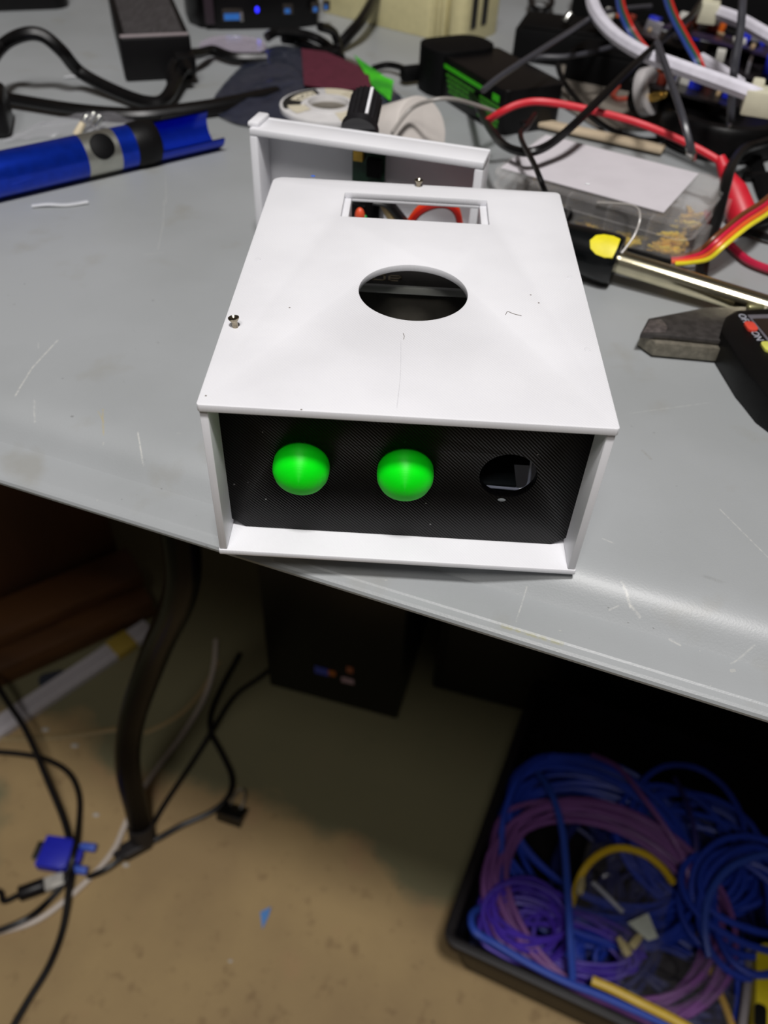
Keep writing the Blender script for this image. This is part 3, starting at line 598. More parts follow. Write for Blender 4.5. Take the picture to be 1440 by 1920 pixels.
# white roll
ra = at(818, 246, .020); rd = Vector((-.40, .82, .10)).normalized()
rc = at(812, 262, .0215)
RO = thing('paper_roll', 'white cylindrical tube lying behind the tray beside the knob', 'tube', (rc.x, rc.y, 0))
rax = Vector((.62, -.66, .42)).normalized()
g = G(); g.lathe([(.0165, -.030), (.0172, -.028), (.0172, -.001), (.0166, 0), (.0001, .0002)], rc + Vector((-.006, .014, -.001)), rax, 40); obj('tube_body', g, mat('white tube plastic', (214, 207, 201), .5, var=.08, vscale=80), RO)
# tissue
g = G(); p = at(757, 222, .008)
random.seed(3); nx = 9; vv = []
for j in range(nx):
    for i in range(nx):
        u, v_ = i / (nx - 1) - .5, j / (nx - 1) - .5
        vv.append(p + Vector((u * .024 + random.uniform(-.001, .001), v_ * .04 + random.uniform(-.001, .001), -.006 + .012 * max(0, 1 - 3 * (u * u + v_ * v_)) + random.uniform(0, .004))))
g.add(vv, [[j * nx + i, j * nx + i + 1, (j + 1) * nx + i + 1, (j + 1) * nx + i] for j in range(nx - 1) for i in range(nx - 1)])
obj('tissue_scrap', g, mat('pale blue tissue', (180, 186, 212), .8, var=.1), label='crumpled pale blue tissue between knob and white tube', cat='tissue')
# black adapter with green print
AZ = .025; a0 = at(824, 99, AZ); a1 = at(948, 172, AZ); a0.z = a1.z = 0; ax_ = (a1 - a0).normalized(); AL = (a1 - a0).length
FA = frame(a0, ax_); AD = thing('battery_pack', 'black battery pack with green printed text on its face', 'battery', (a0 + a1) / 2)
ad = .043
g = G(); g.M = FA; g.prism(rrect(AL, ad, .005, 4, AL / 2, ad / 2), 0, AZ); obj('case', g, BLK, AD, .003, 3)
g = G(); g.M = FA; g.prism(rrect(.034, ad + .004, .014, 6, -.008, ad / 2 - .004), 0, AZ + .002); obj('end_hood', g, BLKM, AD, .006, 4)
g = G(); g.M = FA; g.bx(-.028, -.020, -.014, .004, .002, .012); obj('clip', g, BLKM, AD, .003)
GP = mat('green print', (62, 190, 20), .5); GP2 = mat('dim green print', (60, 150, 20), .6, var=.4, vscale=900)
g = G(); g.M = FA; g.bx(AL * .10, AL * .72, -.0003, .0002, .0186, .0208); obj('green_stripe', g, GP, AD)
random.seed(11)
for row in range(4):
    x = AL * (.14 + .02 * row)
    while x < AL * .56:
        w_ = random.uniform(.0022, .0055); g = G(); g.M = FA; g.bx(x, x + w_, -.0002, .0002, .0146 - row * .0028, .0162 - row * .0028); obj('print_word', g, GP2, AD); x += w_ + .0010
for row in range(5):
    g = G(); g.M = FA; g.bx(AL * .66, AL * .66 + random.uniform(.26, .31) * AL, -.0002, .0002, .0140 - row * .0026, .0155 - row * .0026); obj('print_word', g, GP2, AD)
g = G(); g.M = FA; g.bx(AL * .84, AL * .93, -.0003, .0002, .0172, .0208); obj('green_square', g, GP, AD)
cable('adapter_cord', [(700, 128, .004), (725, 122, .005), (750, 126, .006), (775, 140, .006)], .0022, BLKR, 'thin black cord joining the left of the battery pack')
cable('grey_wire', [(735, 250, .026), (770, 205, .034), (810, 188, .040), (850, 186, .040), (895, 198, .034), (935, 212, .028)], .0010, mat('grey wire', (150, 145, 140), .4), 'thin grey wire bowed over the white tube', 'wire')
# ------------------------------------------------------------------ clear parts case
CZ = .024
k0 = at(920, 322, CZ); k1 = at(1302, 428, CZ); k0.z = k1.z = 0; kx = (k1 - k0).normalized(); KL = (k1 - k0).length
FK = frame(k0, kx); KD = .063
PC = thing('parts_case', 'clear compartment case with blank white label and gold terminals inside', 'case', (k0 + k1) / 2)
g = G(); g.M = FK; ro = rrect(KL, KD, .008, 4, KL / 2, KD / 2); ri = rrect(KL - .003, KD - .003, .007, 4, KL / 2, KD / 2)
g.prism(ro, 0, .0165, [ri]); obj('tray_wall', g, CLEAR, PC)
g = G(); g.M = FK; g.prism(ri, 0, .0012); obj('tray_floor', g, CLEAR, PC)
g = G(); g.M = FK; g.prism(rrect(KL + .001, KD + .001, .008, 4, KL / 2, KD / 2), .0225, CZ); obj('case_lid', g, CLEAR, PC, .0006)
g = G(); g.M = FK; g.prism(rrect(KL + .001, KD + .001, .008, 4, KL / 2, KD / 2), .0170, .0225, [ri]); obj('lid_skirt', g, CLEAR, PC)
for i in range(1, 5):
    g = G(); g.M = FK; x = KL * i / 5; g.bx(x - .0006, x + .0006, .0016, KD - .0016, .0012, .0220); obj('divider', g, CLEAR, PC)
g = G(); g.M = FK; g.bx(.0016, KL - .0016, KD * .5 - .0006, KD * .5 + .0006, .0012, .0220); obj('divider', g, CLEAR, PC)
g = G(); g.M = FK; g.bx(.002, KL - .016, .0068, KD - .003, CZ, CZ + .0003); obj('label_sheet', g, PAPER, PC, label='blank white label')
for yy_ in (.012, .046):
    g = G(); g.M = FK; g.bx(KL + .0005, KL + .0045, yy_ - .006, yy_ + .006, .010, .020); obj('latch', g, CLEAR, PC, .0008)
random.seed(5)
YPL = mat('yellow brass', (240, 208, 70), .35, .25, var=.2)
for i in range(110):
    cell = i % 5
    if cell == 4 or i % 3 == 0: x = random.uniform(KL * .80 + .005, KL - .008)
    else: x = KL * cell / 5 + random.uniform(.005, KL / 5 - .005)
    y = random.uniform(.005, KD * .5 - .006) if i % 4 else random.uniform(KD * .5 + .006, KD - .008)
    z = .0026 + random.uniform(0, .007 if x > KL * .8 else .003); a = random.uniform(0, math.pi)
    g = G(); q = FK @ Vector((x, y, z)); g.M = frame(q, (math.cos(a), math.sin(a), random.uniform(-.3, .3)))
    g.box((0, 0, 0), (.0062, .0021, .0016)); g.box((.0042, 0, -.0004), (.004, .0012, .0006)); g.box((-.0030, 0, .0010), (.0016, .0028, .0010))
    obj('crimp_terminal', g, YPL if i % 3 else GOLD, None, label='gold crimp terminal lying inside the clear parts case', cat='terminal', group='gold terminals in the clear case')
# wood stick and grey card
s0 = at(985, 236, .002); s1 = at(1238, 292, .002); g = G(); sx_ = (s1 - s0).normalized(); g.M = frame(s0, sx_); g.bx(0, (s1 - s0).length, .002, .011, 0, .0028); obj('wooden_stick', g, mat('pale wood', (205, 186, 158), .6, var=.2, vscale=60, stretch=(.2, 1, 1)), None, .0006, label='pale wooden stick lying behind the clear case', cat='stick')
q = [at(1052, 112, .001), at(1115, 112, .001), at(1268, 222, .001), at(1255, 246, .001), at(1120, 240, .001), at(1055, 200, .001)]
g = G(); g.add([p + Vector((0, 0, .0008)) for p in q] + q, [[0, 1, 2, 3, 4, 5], [11, 10, 9, 8, 7, 6]] + [[i, (i + 1) % 6, 6 + (i + 1) % 6, 6 + i] for i in range(6)]); obj('plastic_sheet', g, mat('grey cloudy plastic', (142, 134, 124), .35, var=.25, vscale=40), label='cloudy grey plastic sheet under the red test lead', cat='sheet')
cable('orange_ring', [(1148, 178, .003), (1165, 158, .004), (1195, 160, .004), (1190, 180, .003), (1160, 186, .003), (1148, 178, .003)], .0016, mat('rust red wire', (170, 72, 56), .5), 'small rust red wire ring beside the white washer', 'wire')
# ------------------------------------------------------------------ soldering iron
IR = .0050
ib = at(1158, 490, .0110); it = at(1480, 590, .0062); id_ = (it - ib).normalized()
SI = thing('soldering_iron', 'soldering iron with black and yellow grip and bright steel barrel', 'soldering iron', (ib.x, ib.y, 0))
g = G(); g.lathe([(IR * .94, -.004), (IR, -.001), (IR, (it - ib).length)], ib, id_, 28); obj('barrel', g, mat('polished barrel', (216, 208, 178), .18, 1, var=.08), SI)
g = G(); g.lathe([(.0040, -.058), (.0065, -.056), (.0082, -.045), (.0088, -.030), (.0098, -.020), (.0108, -.008), (.0110, -.003), (.0102, 0), (.0052, .0006)], ib, id_, 32); grip = obj('grip', g, mat('glossy black grip', (8, 10, 11), .2, spec=.4), SI, ang=50)
ydir = (CC - ib); ydir = (ydir - id_ * ydir.dot(id_)).normalized(); ydir = (ydir + Vector((0, 0, .75))).normalized()
g = G(); P = [(-.0130, 0), (-.0115, .0032), (-.0085, .0048), (-.0045, .0052), (-.0012, .0045), (-.0008, 0), (-.0012, -.0045), (-.0045, -.0052), (-.0085, -.0048), (-.0115, -.0032)]
fm = fframe(ib, ydir, id_)
def grip_r(h):
    return .0098 + (.0110 - .0098) * max(0, min(1, (h + .020) / .016))
vs1 = []
vt = [(p[0], p[1]) for p in P]
gy = G(); ring_ = []
for lift in (-.0006, .0007):
    for (h, s_) in vt:
        R_ = grip_r(h); ring_.append(fm @ Vector((h, s_, math.sqrt(max(R_ * R_ - s_ * s_, 0)) + lift)))
ctr = fm @ Vector((-.006, 0, grip_r(-.006) + .0010)); npp = len(vt)
gy.add(ring_ + [ctr], [[i, (i + 1) % npp, npp + (i + 1) % npp, npp + i] for i in range(npp)] + [[npp + i, npp + (i + 1) % npp, 2 * npp] for i in range(npp)])
obj('yellow_inset', gy, mat('yellow grip rubber', (236, 222, 20), .45, var=.1), grip)
cs = ib - id_ * .058
g = G(); pr = []
st = [at(1062, 402, .014), at(1082, 399, .013), at(1102, 399, .012)]
for i in range(7):
    h = i * .0020; pr += [(.0034 - i * .0002, h), (.0034 - i * .0002, h + .0012), (.0024 - i * .0001, h + .0013), (.0024 - i * .0001, h + .0019)]
g.lathe(pr, st[0], st[2] - st[0], 16); sr = obj('strain_relief', g, BLKR, SI, ang=25)
g = G(); g.tube([cs, cs + Vector((-.006, .012, .003)), st[0] + Vector((-.012, .004, 0)), st[0]], .0030, 10, 6); obj('cord_bend', g, BLKR, SI)
g = G(); g.tube([st[1], st[2], at(1150, 412, .010), at(1205, 437, .006), at(1260, 452, .004), at(1320, 449, .004), at(1380, 432, .004), at(1440, 412, .004), at(1480, 398, .004)], .0026, 10, 7); obj('cord', g, BLKR, SI)
cable('nylon_thread', [(1165, 475, .016), (1190, 440, .022), (1200, 405, .028), (1185, 385, .028), (1120, 380, .024)], .0005, mat('clear thread', (170, 165, 160), .3), 'fine clear thread standing up beside the yellow grip', 'thread')
# ------------------------------------------------------------------ caliper
c0 = at(1200, 626, .004)
CA = thing('digital_caliper', 'digital caliper with dark steel jaw and black body at the right edge', 'caliper', at(1300, 640, 0))
jz = .0085
def loop(pts, z): return [at(x, y, z) for x, y in pts]
def slab(name, top, z0, m, parent, bevel=.0003):
    n = len(top); g = G(); g.add(top + [Vector((p.x, p.y, z0)) for p in top], [list(range(n)), list(range(2 * n - 1, n - 1, -1))] + [[i, (i + 1) % n, n + (i + 1) % n, n + i] for i in range(n)])
    return obj(name, g, m, parent, bevel)
J = loop([(1201, 625), (1216, 597), (1325, 576), (1440, 574), (1440, 640), (1368, 640), (1250, 628)], .0095)
slab('jaw', J, .0074, DSTEEL, CA)
slab('jaw_bevel', loop([(1202, 624), (1216, 599), (1325, 580), (1372, 580), (1372, 656), (1230, 643)], .0070), .0012, mat('ground edge steel', (140, 134, 120), .45, .6, var=.3, vscale=400), CA, .0002)
slab('jaw_inset', loop([(1206, 622), (1218, 600), (1240, 598), (1252, 612), (1248, 623)], .0098), .0090, mat('worn steel', (120, 112, 110), .5, .6, var=.4, vscale=500), CA, .0001)
body = loop([(1352, 640), (1358, 600), (1372, 580), (1460, 572), (1500, 740), (1470, 830)], .0125) 
body = loop([(1353, 622), (1362, 592), (1380, 580), (1470, 575), (1560, 700), (1520, 800), (1440, 742), (1415, 712), (1400, 695)], .0125)
bd_ = slab('body', body, .0, mat('black caliper plastic', (8, 8, 9), .45, var=.2, bump=.2, bscale=2000, spec=.2), CA, .0012)
scr = loop([(1401, 590), (1480, 588), (1560, 690), (1480, 690)], .0128); slab('display_frame', scr, .0122, mat('silver bezel', (150, 148, 160), .3, .6), CA, .0002)
scr = loop([(1411, 597), (1480, 595), (1550, 680), (1485, 685)], .0131); slab('display', scr, .0126, mat('dark display', (40, 30, 26), .15), CA, .0001)
def pill(px, py, r_, m, lab, el=1.5):
    p = at(px, py, .0127); d = (at(1440, 650, .0127) - at(1400, 595, .0127)).normalized(); g = G(); g.M = frame(p, d); g.prism(rrect(r_ * 2 * el, r_ * 2, r_ * .8, 4), -.0005, .0009); obj('push_button', g, m, CA, .0003, label=lab)
pill(1407, 614, .0021, mat('red button', (214, 72, 56), .45), 'red button')
pill(1439, 652, .0021, mat('yellow button', (205, 205, 96), .45), 'yellow button')
dtx = (at(1440, 650, .0127) - at(1400, 595, .0127)).normalized()
GPR = mat('grey print on black', (170, 172, 182), .6)
text('lettering', 'OFF', .0042, frame(at(1395, 598, .01262), dtx), GPR, CA, label='small grey OFF lettering')
text('lettering', 'ON', .0042, frame(at(1419, 630, .01262), dtx), GPR, CA, label='small grey ON lettering')
for i in range(8):
    p = at(1440 + i * 3, 712 + i * 7, .0126); g = G(); g.cyl(p, p + Vector((.020, -.004, 0)), .0006, .0006, 8); obj('grip_rib', g, BLKM, CA)
g = G(); g.cyl(at(1402, 577, .010), at(1430, 577, .010), .0017, .0017, 12); obj('locking_screw', g, mat('pale brass', (190, 186, 140), .3, .8), CA, .0003)
# ------------------------------------------------------------------ ribbon of servo wires
cols = [(110, 62, 30), (206, 28, 60), (232, 96, 40), (230, 214, 40)]
SR_ = thing('servo_ribbon', 'brown, red, orange and yellow ribbon wires fanning at the right edge', 'ribbon cable', at(1350, 470, 0))
for i, c in enumerate(cols):
    off = i - 1.5
    pts = [(1480 + off * 2, 345 + off * 9, .020), (1440 + off * 3, 385 + off * 8, .022), (1395 + off * 4.5, 415 + off * 7, .022), (1350 + off * 6, 452 + off * 5.5, .018), (1322 + off * 5, 476 + off * 6, .012), (1290 + off * 3, 486 + off * 4.5, .008), (1255 + off * 8, 489 + off * 3.6, .006)]
    g = G(); g.tube([at(*p) for p in pts], .00105, 8, 6); obj('wire', g, mat('servo wire %d' % i, c, .4), SR_)
g = G(); a = at(1258, 488, .006); b_ = at(1205, 484, .005); g.M = frame(a, b_ - a); g.box((.010, 0, 0), (.020, .0080, .0028)); obj('connector', g, BLKM, SR_, .0005)
# ------------------------------------------------------------------ test leads and loose wires (back right)
RL = thing('red_test_lead', 'red test lead arching to a red insulated clip boot at the right', 'test lead', at(1380, 390, 0))
g = G(); g.tube([at(*p) for p in ((915, 226, .026), (940, 210, .032), (975, 195, .036), (1020, 191, .038), (1100, 205, .036), (1200, 232, .032), (1290, 270, .028), (1348, 302, .024), (1362, 318, .022))], .0019, 8, 7); obj('wire', g, RED, RL)
g = G(); b0 = at(1352, 302, .024); b1 = at(1390, 400, .006); g.lathe([(.0026, -.002), (.0034, .004), (.0040, .009), (.0066, .016), (.0072, .030), (.0066, (b1 - b0).length), (.004, (b1 - b0).length + .001)], b0, b1 - b0, 24); obj('clip_boot', g, mat('red boot rubber', (208, 32, 50), .45, var=.1), RL, ang=50)
g = G(); g.tube([at(*p) for p in ((1325, 398, .006), (1335, 420, .004), (1352, 440, .003), (1378, 468, .003), (1405, 490, .003), (1445, 506, .003), (1480, 515, .003))], .0019, 8, 6); obj('tail_wire', g, mat('dark red wire', (180, 28, 62), .4), RL)
cable('black_test_lead', [(880, 170, .010), (900, 205, .020), (915, 235, .026), (940, 268, .030), (970, 283, .032), (1000, 284, .034), (1035, 268, .036), (1080, 230, .042), (1130, 180, .046), (1200, 112, .052), (1265, 55, .056), (1300, 25, .056), (1330, -20, .05)], .0021, BLKR, 'black lead sagging in a deep loop over the clear case label')
cable('bench_wire', [(905, 170, .040), (940, 142, .044), (1000, 103, .048), (1060, 65, .050), (1120, 28, .050), (1160, 18, .048), (1220, 12, .046)], .0016, mat('greyish black wire', (62, 62, 68), .3), 'greyish wire slanting up across the battery pack', 'wire')
cable('bench_wire', [(950, 125, .020), (1005, 108, .028), (1060, 106, .030), (1110, 98, .032), (1150, 88, .034), (1180, 92, .030), (1205, 108, .024)], .0015, MATS['greyish black wire'], 'greyish wire passing right of the battery pack under the white hose', 'wire')
cable('bench_wire', [(1045, 120, .016), (1055, 150, .010), (1080, 185, .006), (1115, 222, .004), (1150, 245, .004), (1200, 262, .004), (1250, 262, .004)], .0018, BLKR, 'black wire curving over the grey plastic sheet', 'wire')
CW = thing('clip_wire', 'black wire dropping to a small metal clip at the case corner', 'wire', at(1297, 300, .024))
g = G(); g.tube([at(*p) for p in ((1232, 80, .056), (1245, 115, .054), (1262, 165, .050), (1280, 220, .044), (1292, 265, .036), (1295, 282, .032))], .0018, 8, 6); obj('wire', g, MATS['greyish black wire'], CW)
g = G(); g.cyl(at(1293, 272, .034), at(1300, 300, .0265), .0024, .0014, 12); g.ball(at(1296, 288, .030), .0026, 10, 8); obj('clip', g, STEEL, CW)
cable('upright_wire', [(1395, -30, .085), (1392, 10, .080), (1388, 60, .070), (1378, 120, .058), (1372, 180, .042), (1370, 230, .03)], .0021, MATS['greyish black wire'], 'dark wire hanging vertically in front of the circuit boards at right', 'wire')
cable('hooked_wire', [(978, 232, .030), (995, 226, .030), (1003, 214, .034), (988, 238, .034), (976, 250, .034), (982, 272, .036), (1000, 305, .036), (1015, 340, .034), (1030, 380, .020), (1040, 410, .006)], .0013, BLKR, 'thin black hooked wire crossing the case label to the white box', 'wire')
cable('black_cable', [(1480, 250, .012), (1430, 268, .016), (1395, 280, .022), (1372, 310, .026), (1360, 350, .024), (1345, 410, .016), (1328, 455, .008), (1318, 500, .0035), (1316, 520, .0030)], .0026, BLKR, 'black cord bending down in front of the red clip boot')
cable('dark_strap', [(1410, 270, .006), (1420, 310, .004), (1440, 370, .003), (1470, 420, .003)], .003, BLKM, 'dark strap at the right edge behind the ribbon wires', 'strap', flat=(.004, .0015))
cable('cross_cord', [(1395, 330, .003), (1440, 330, .003), (1480, 325, .003)], .0026, BLKR, 'short black cord running off the right edge')
cable('loop_cord', [(1480, 398, .004), (1440, 400, .004), (1405, 405, .004), (1390, 415, .004), (1400, 430, .0035), (1440, 445, .0035), (1480, 450, .0035)], .0018, BLKR, 'thin black loop behind the ribbon wires')
# ------------------------------------------------------------------ electronics heap at the far right
cable('white_hose', [(1108, -20, .056), (1112, 10, .054), (1128, 40, .052), (1160, 72, .050), (1210, 102, .050), (1270, 125, .050), (1340, 150, .050), (1400, 172, .050), (1425, 182, .048)], .0040, WIRE_W, 'thick white hose curving down through the electronics heap', 'hose')
cable('white_hose', [(1315, 112, .040), (1345, 130, .042), (1385, 158, .044)], .0038, WIRE_W, 'short second white hose branching beside the thick one', 'hose')
cable('white_hose', [(1340, 22, .050), (1390, 40, .052), (1440, 68, .052), (1490, 95, .05)], .0042, WIRE_W, 'white hose running off the top right corner', 'hose')
for (px, py, z, sx_, lab) in ((1425, 190, .046, .016, 'cream plug joined to the end of the thick white hose'), (1328, 22, .05, .012, 'cream plug at the upper white hose')):
    p = at(px, py, z); g = G(); g.M = frame(p, (1, -.3, -.2)); g.box((0, 0, 0), (sx_, .013, .012)); g.box((sx_ * .5, 0, -.003), (.006, .009, .006)); g.box((-.2 * sx_, .004, .006), (.006, .006, .006)); obj('connector_plug', g, mat('cream connector', (206, 202, 178), .5), None, .0012, label=lab, cat='plug')
def tri(name, pts, label, n0):
    R_ = thing(name, label, 'ribbon cable', at(*pts[-1]))
    for i, c in enumerate(((196, 36, 30), (40, 84, 66), (42, 66, 140))):
        g = G(); g.tube([at(px - i * 5.5, py + i * 2.2, z) for px, py, z in pts], .0010, 8, 6); obj('wire', g, mat('strand %d' % i, c, .45), R_)
tri('rainbow_ribbon', [(1166, -20, .055), (1170, 10, .055), (1182, 42, .052), (1198, 70, .046), (1218, 95, .040)], 'red green and blue ribbon at the left of the electronics heap', 0)
tri('rainbow_ribbon', [(1254, -20, .062), (1260, 5, .062), (1272, 35, .060), (1295, 78, .056), (1312, 108, .052), (1322, 135, .046)], 'red green and blue ribbon crossing the middle of the electronics heap', 1)
# motor / round base
p = at(1350, 290, 0); pc = at(1355, 228, .012)
MT = thing('round_motor', 'black round motor housing beneath the electronics heap', 'motor', (pc.x, pc.y, 0))
g = G(); g.lathe([(.033, 0), (.036, .003), (.036, .016), (.034, .019), (.030, .0200), (.029, .0180), (.012, .0180), (.011, .024), (.0001, .0245)], (pc.x, pc.y, 0), (0, 0, 1), 48); obj('housing', g, BLK, MT)
for k in range(6):
    a = k * 1.05 + .3; g = G(); q = Vector((pc.x + .0325 * math.cos(a), pc.y + .0325 * math.sin(a), .019)); g.cyl(q, q + Vector((0, 0, .002)), .0016, .0013, 10); obj('screw', g, STEEL, MT)
g = G(); g.M = frame(Vector((pc.x, pc.y, 0)), (1, -.2, 0)); g.box((.040, -.006, .010), (.03, .03, .02)); obj('terminal_box', g, BLK, MT, .002)
# potentiometer with white washer
pw_ = at(1214, 172, .022); PT = thing('potentiometer', 'white washer and gold shaft potentiometer in front of the heap', 'component', Vector((pw_.x, pw_.y, 0)))
pax = Vector((.72, -.52, .38)).normalized()
g = G(); g.M = fframe(pw_, pax, (0, 0, 1)); g.prism(circ(.0132, 36), -.003, .003, [circ(.0044, 24)]); obj('washer', g, mat('milky plastic', (190, 186, 186), .35), PT, .0009)
sh0 = at(1243, 178, .0235); g = G(); g.cyl(sh0, sh0 + pax * -.012, .0026, .0030, 16); g.cyl(sh0 + pax * .003, sh0, .0019, .0022, 16); obj('shaft', g, mat('brass shaft', (196, 160, 84), .25, 1.0), PT, .0005)
g = G(); g.cyl(sh0 - pax * .012, sh0 - pax * .020, .006, .006, 20); obj('can', g, BLK, PT, .0008)
# boards
def board(px, py, z, w_, d_, rz, tilt, label, seed, colr, nchips=9):
    random.seed(seed); p = at(px, py, z); B = thing('circuit_board', label, 'circuit board', p)
    zax = Vector((math.sin(tilt) * math.cos(rz + 1), math.sin(tilt) * math.sin(rz + 1), math.cos(tilt)))
    FBd = frame(p, (math.cos(rz), math.sin(rz), 0), zax)
    g = G(); g.M = FBd; g.bx(-w_ / 2, w_ / 2, -d_ / 2, d_ / 2, -.0008, .0008); obj('board', g, mat('board %d' % seed, colr, .4, var=.35, vscale=300), B)
    kinds = [('chip', BLKM, (.008, .006, .0025)), ('capacitor', mat('orange component', (205, 96, 26), .4), (.003, .003, .007)), ('terminal', mat('blue terminal', (30, 44, 190), .4), (.008, .006, .008)), ('pin_header', mat('grey pins', (175, 172, 178), .3, .7), (.010, .002, .006)), ('resistor', mat('tan resistor', (176, 150, 116), .5), (.006, .002, .002)), ('coil', mat('copper red', (150, 62, 46), .4, .5), (.005, .005, .005)), ('socket', mat('milky socket', (196, 194, 186), .5), (.007, .005, .006))]
    for i in range(nchips):
        nm, m_, s_ = kinds[(i * 3 + seed) % 7]; g = G(); g.M = FBd @ Matrix.Translation((random.uniform(-.42, .42) * w_, random.uniform(-.42, .42) * d_, .0008)) @ Matrix.Rotation(random.choice((0, 1.57)) + random.uniform(-.1, .1), 4, 'Z')
        sc_k = random.uniform(.8, 1.25)
        if nm in ('capacitor', 'coil'): g.cyl((0, 0, 0), (0, 0, s_[2] * sc_k), s_[0] * .6 * sc_k, None, 14); obj(nm, g, m_, B, .0004)
        else: g.box((0, 0, s_[2] * sc_k / 2), (s_[0] * sc_k, s_[1] * sc_k, s_[2] * sc_k)); obj(nm, g, m_, B, .0004)
board(1355, 72, .036, .07, .05, -.45, .15, 'dark violet circuit board under the hanging wire', 1, (44, 32, 62), 14)
board(1215, 60, .026, .07, .05, -.6, .2, 'dark brown circuit board at the left of the heap', 2, (40, 28, 28), 14)
board(1415, 120, .030, .06, .05, -.3, -.1, 'black circuit board near the right edge of the heap', 4, (26, 22, 26), 12)
board(1290, 165, .024, .06, .04, -.5, .1, 'black circuit board below the thick white hose', 3, (24, 22, 24), 12)
# dark project case behind the heap so the boards rest on something
for (px, py, h, w_, d_, rz, lab) in ((1075, 45, .022, .075, .05, -.25, 'black plastic box behind the battery pack at the far side'), (1230, 92, .020, .10, .075, -.45, 'black project box under the left circuit board'), (1395, 120, .024, .12, .085, -.35, 'black project box under the right circuit boards'), (1330, -75, .045, .20, .05, -.25, 'tall black case closing off the far right corner')):
    p = at(px, py, h); g = G(); g.M = frame(Vector((p.x, p.y, 0)), (math.cos(rz), math.sin(rz), 0)); g.bx(-w_ / 2, w_ / 2, -d_ / 2, d_ / 2, 0, h - .001); g.bx(-w_ / 2 + .004, w_ / 2 - .004, -d_ / 2 + .004, d_ / 2 - .004, h - .001, h + .0005)
    obj('project_box', g, BLKM, None, .002, label=lab, cat='box')
cable('ring_cable', [(995, 0, .008), (1000, 15, .008), (1020, 20, .008), (1035, 5, .008), (1025, -12, .008), (1005, -14, .008), (995, 0, .008)], .0026, BLKR, 'small black cable ring at the far side behind the battery pack')
p = at(1058, 42, .026); g = G(); g.cyl(p, p + Vector((.004, .002, .006)), .003, .0022, 12); obj('metal_nut', g, STEEL, None, .0004, label='small bright metal nut on the black box at the far side', cat='nut')
# ================================================================== under the table
CARD = mat('brown wood board', (98, 62, 30), .6, var=.35, vscale=20, stretch=(.3, 1, 3), bump=.2)
w0 = at(-60, 1318, FZ); w1 = at(285, 1160, FZ); wx = (w1 - w0).normalized(); WL = (w1 - w0).length
FW = frame(w0, wx)
for i, (y0, y1, z0, z1, x0, x1, lab) in enumerate(((.0, .05, 0, .035, 0, WL * 1.03, 'brown wooden plank on the floor behind the white trunking'), (.03, .09, .035, .060, -.02, WL * 1.04, 'upper brown wooden plank stacked at the left under the table'))):
    g = G(); g.M = FW; g.bx(x0, x1, y0, y1, z0, z1); obj('wooden_plank', g, CARD, None, .002, label=lab, cat='plank')
g = G(); g.M = FW; g.bx(-.1, WL * 1.0, .10, .40, 0, .42); cb = obj('wooden_cabinet', g, mat('dark brown wood', (92, 58, 34), .6, var=.3, vscale=18, stretch=(1, 1, .2)), None, .004, label='dark brown wooden cabinet in the shade under the table', cat='cabinet')
# white trunking
t0 = at(-40, 1398, FZ); t1 = at(283, 1182, FZ); tx = (t1 - t0).normalized(); TL = (t1 - t0).length; FT = frame(t0, tx)
TK = thing('white_trunking', 'long white grooved plastic strip on the floor with yellow tape', 'strip', (t0 + t1) / 2)
for i in range(4):
    g = G(); g.M = FT; g.bx(0, TL, -.012 + i * .0072, -.0058 + i * .0072, 0, .010 if i % 2 else .0112); obj('slat', g, mat('white vinyl', (198, 192, 196), .5, var=.06), TK, .0008)
g = G(); g.M = FT; xa = (FT.inverted() @ at(222, 1208, FZ)).x; g.bx(xa - .014, xa + .016, -.0126, .0176, .0, .0118); obj('tape_wrap', g, mat('yellow tape', (176, 150, 62), .5), TK, .0006, label='yellow tape')
p = at(100, 1275, FZ); g = G(); g.M = frame(p, (1, .4, 0)); g.prism(rrect(.034, .020, .008), 0, .005); g.box((.0, .0, .006), (.02, .012, .003)); obj('dark_rag', g, mat('dark blue grey cloth', (50, 54, 66), .8), None, .003, label='small dark blue grey lump behind the white strip', cat='rag')
g = G(); ln = [at(0, 1385, FZ + .002), at(100, 1382, FZ + .002), at(230, 1365, FZ + .002)]; g.tube(ln, .0035, 6, 5, flat=(.004, .0015)); obj('straw', g, mat('tan straw', (160, 138, 96), .6), None, label='thin tan straw lying on the floor left of the table leg', cat='straw')
g = G(); ln = [at(270, 1375, FZ + .002), at(330, 1345, FZ + .002), at(375, 1300, FZ + .002), at(410, 1240, FZ + .002)]; g.tube(ln, .003, 6, 5, flat=(.003, .001)); obj('tan_strip', g, MATS['tan straw'], None, label='thin tan strip lying on the floor right of the table leg', cat='strip')
# floor cables
Z1 = FZ + .0035
FBLK = mat('black floor cable', (20, 17, 19), .4, var=.2, spec=.35)
cable('floor_cable', [(-30, 1245, Z1 + .05), (10, 1310, Z1 + .05), (50, 1372, Z1 + .04), (92, 1470, Z1 + .025), (122, 1545, Z1 + .012), (135, 1610, Z1 + .006), (130, 1660, Z1 + .009), (118, 1740, Z1), (92, 1810, Z1), (50, 1880, Z1), (10, 1950, Z1)], .0036, FBLK, 'black cable running from the left edge down to the bottom left corner of the floor')
cable('floor_cable', [(-30, 1408, Z1), (40, 1414, Z1), (90, 1425, Z1), (130, 1450, Z1), (148, 1490, Z1), (148, 1540, Z1 + .002), (138, 1600, Z1 + .014), (122, 1650, Z1 + .004), (90, 1690, Z1), (45, 1725, Z1 + .007), (-30, 1755, Z1 + .004)], .0034, FBLK, 'black cable looping right over the blue plug and back left')
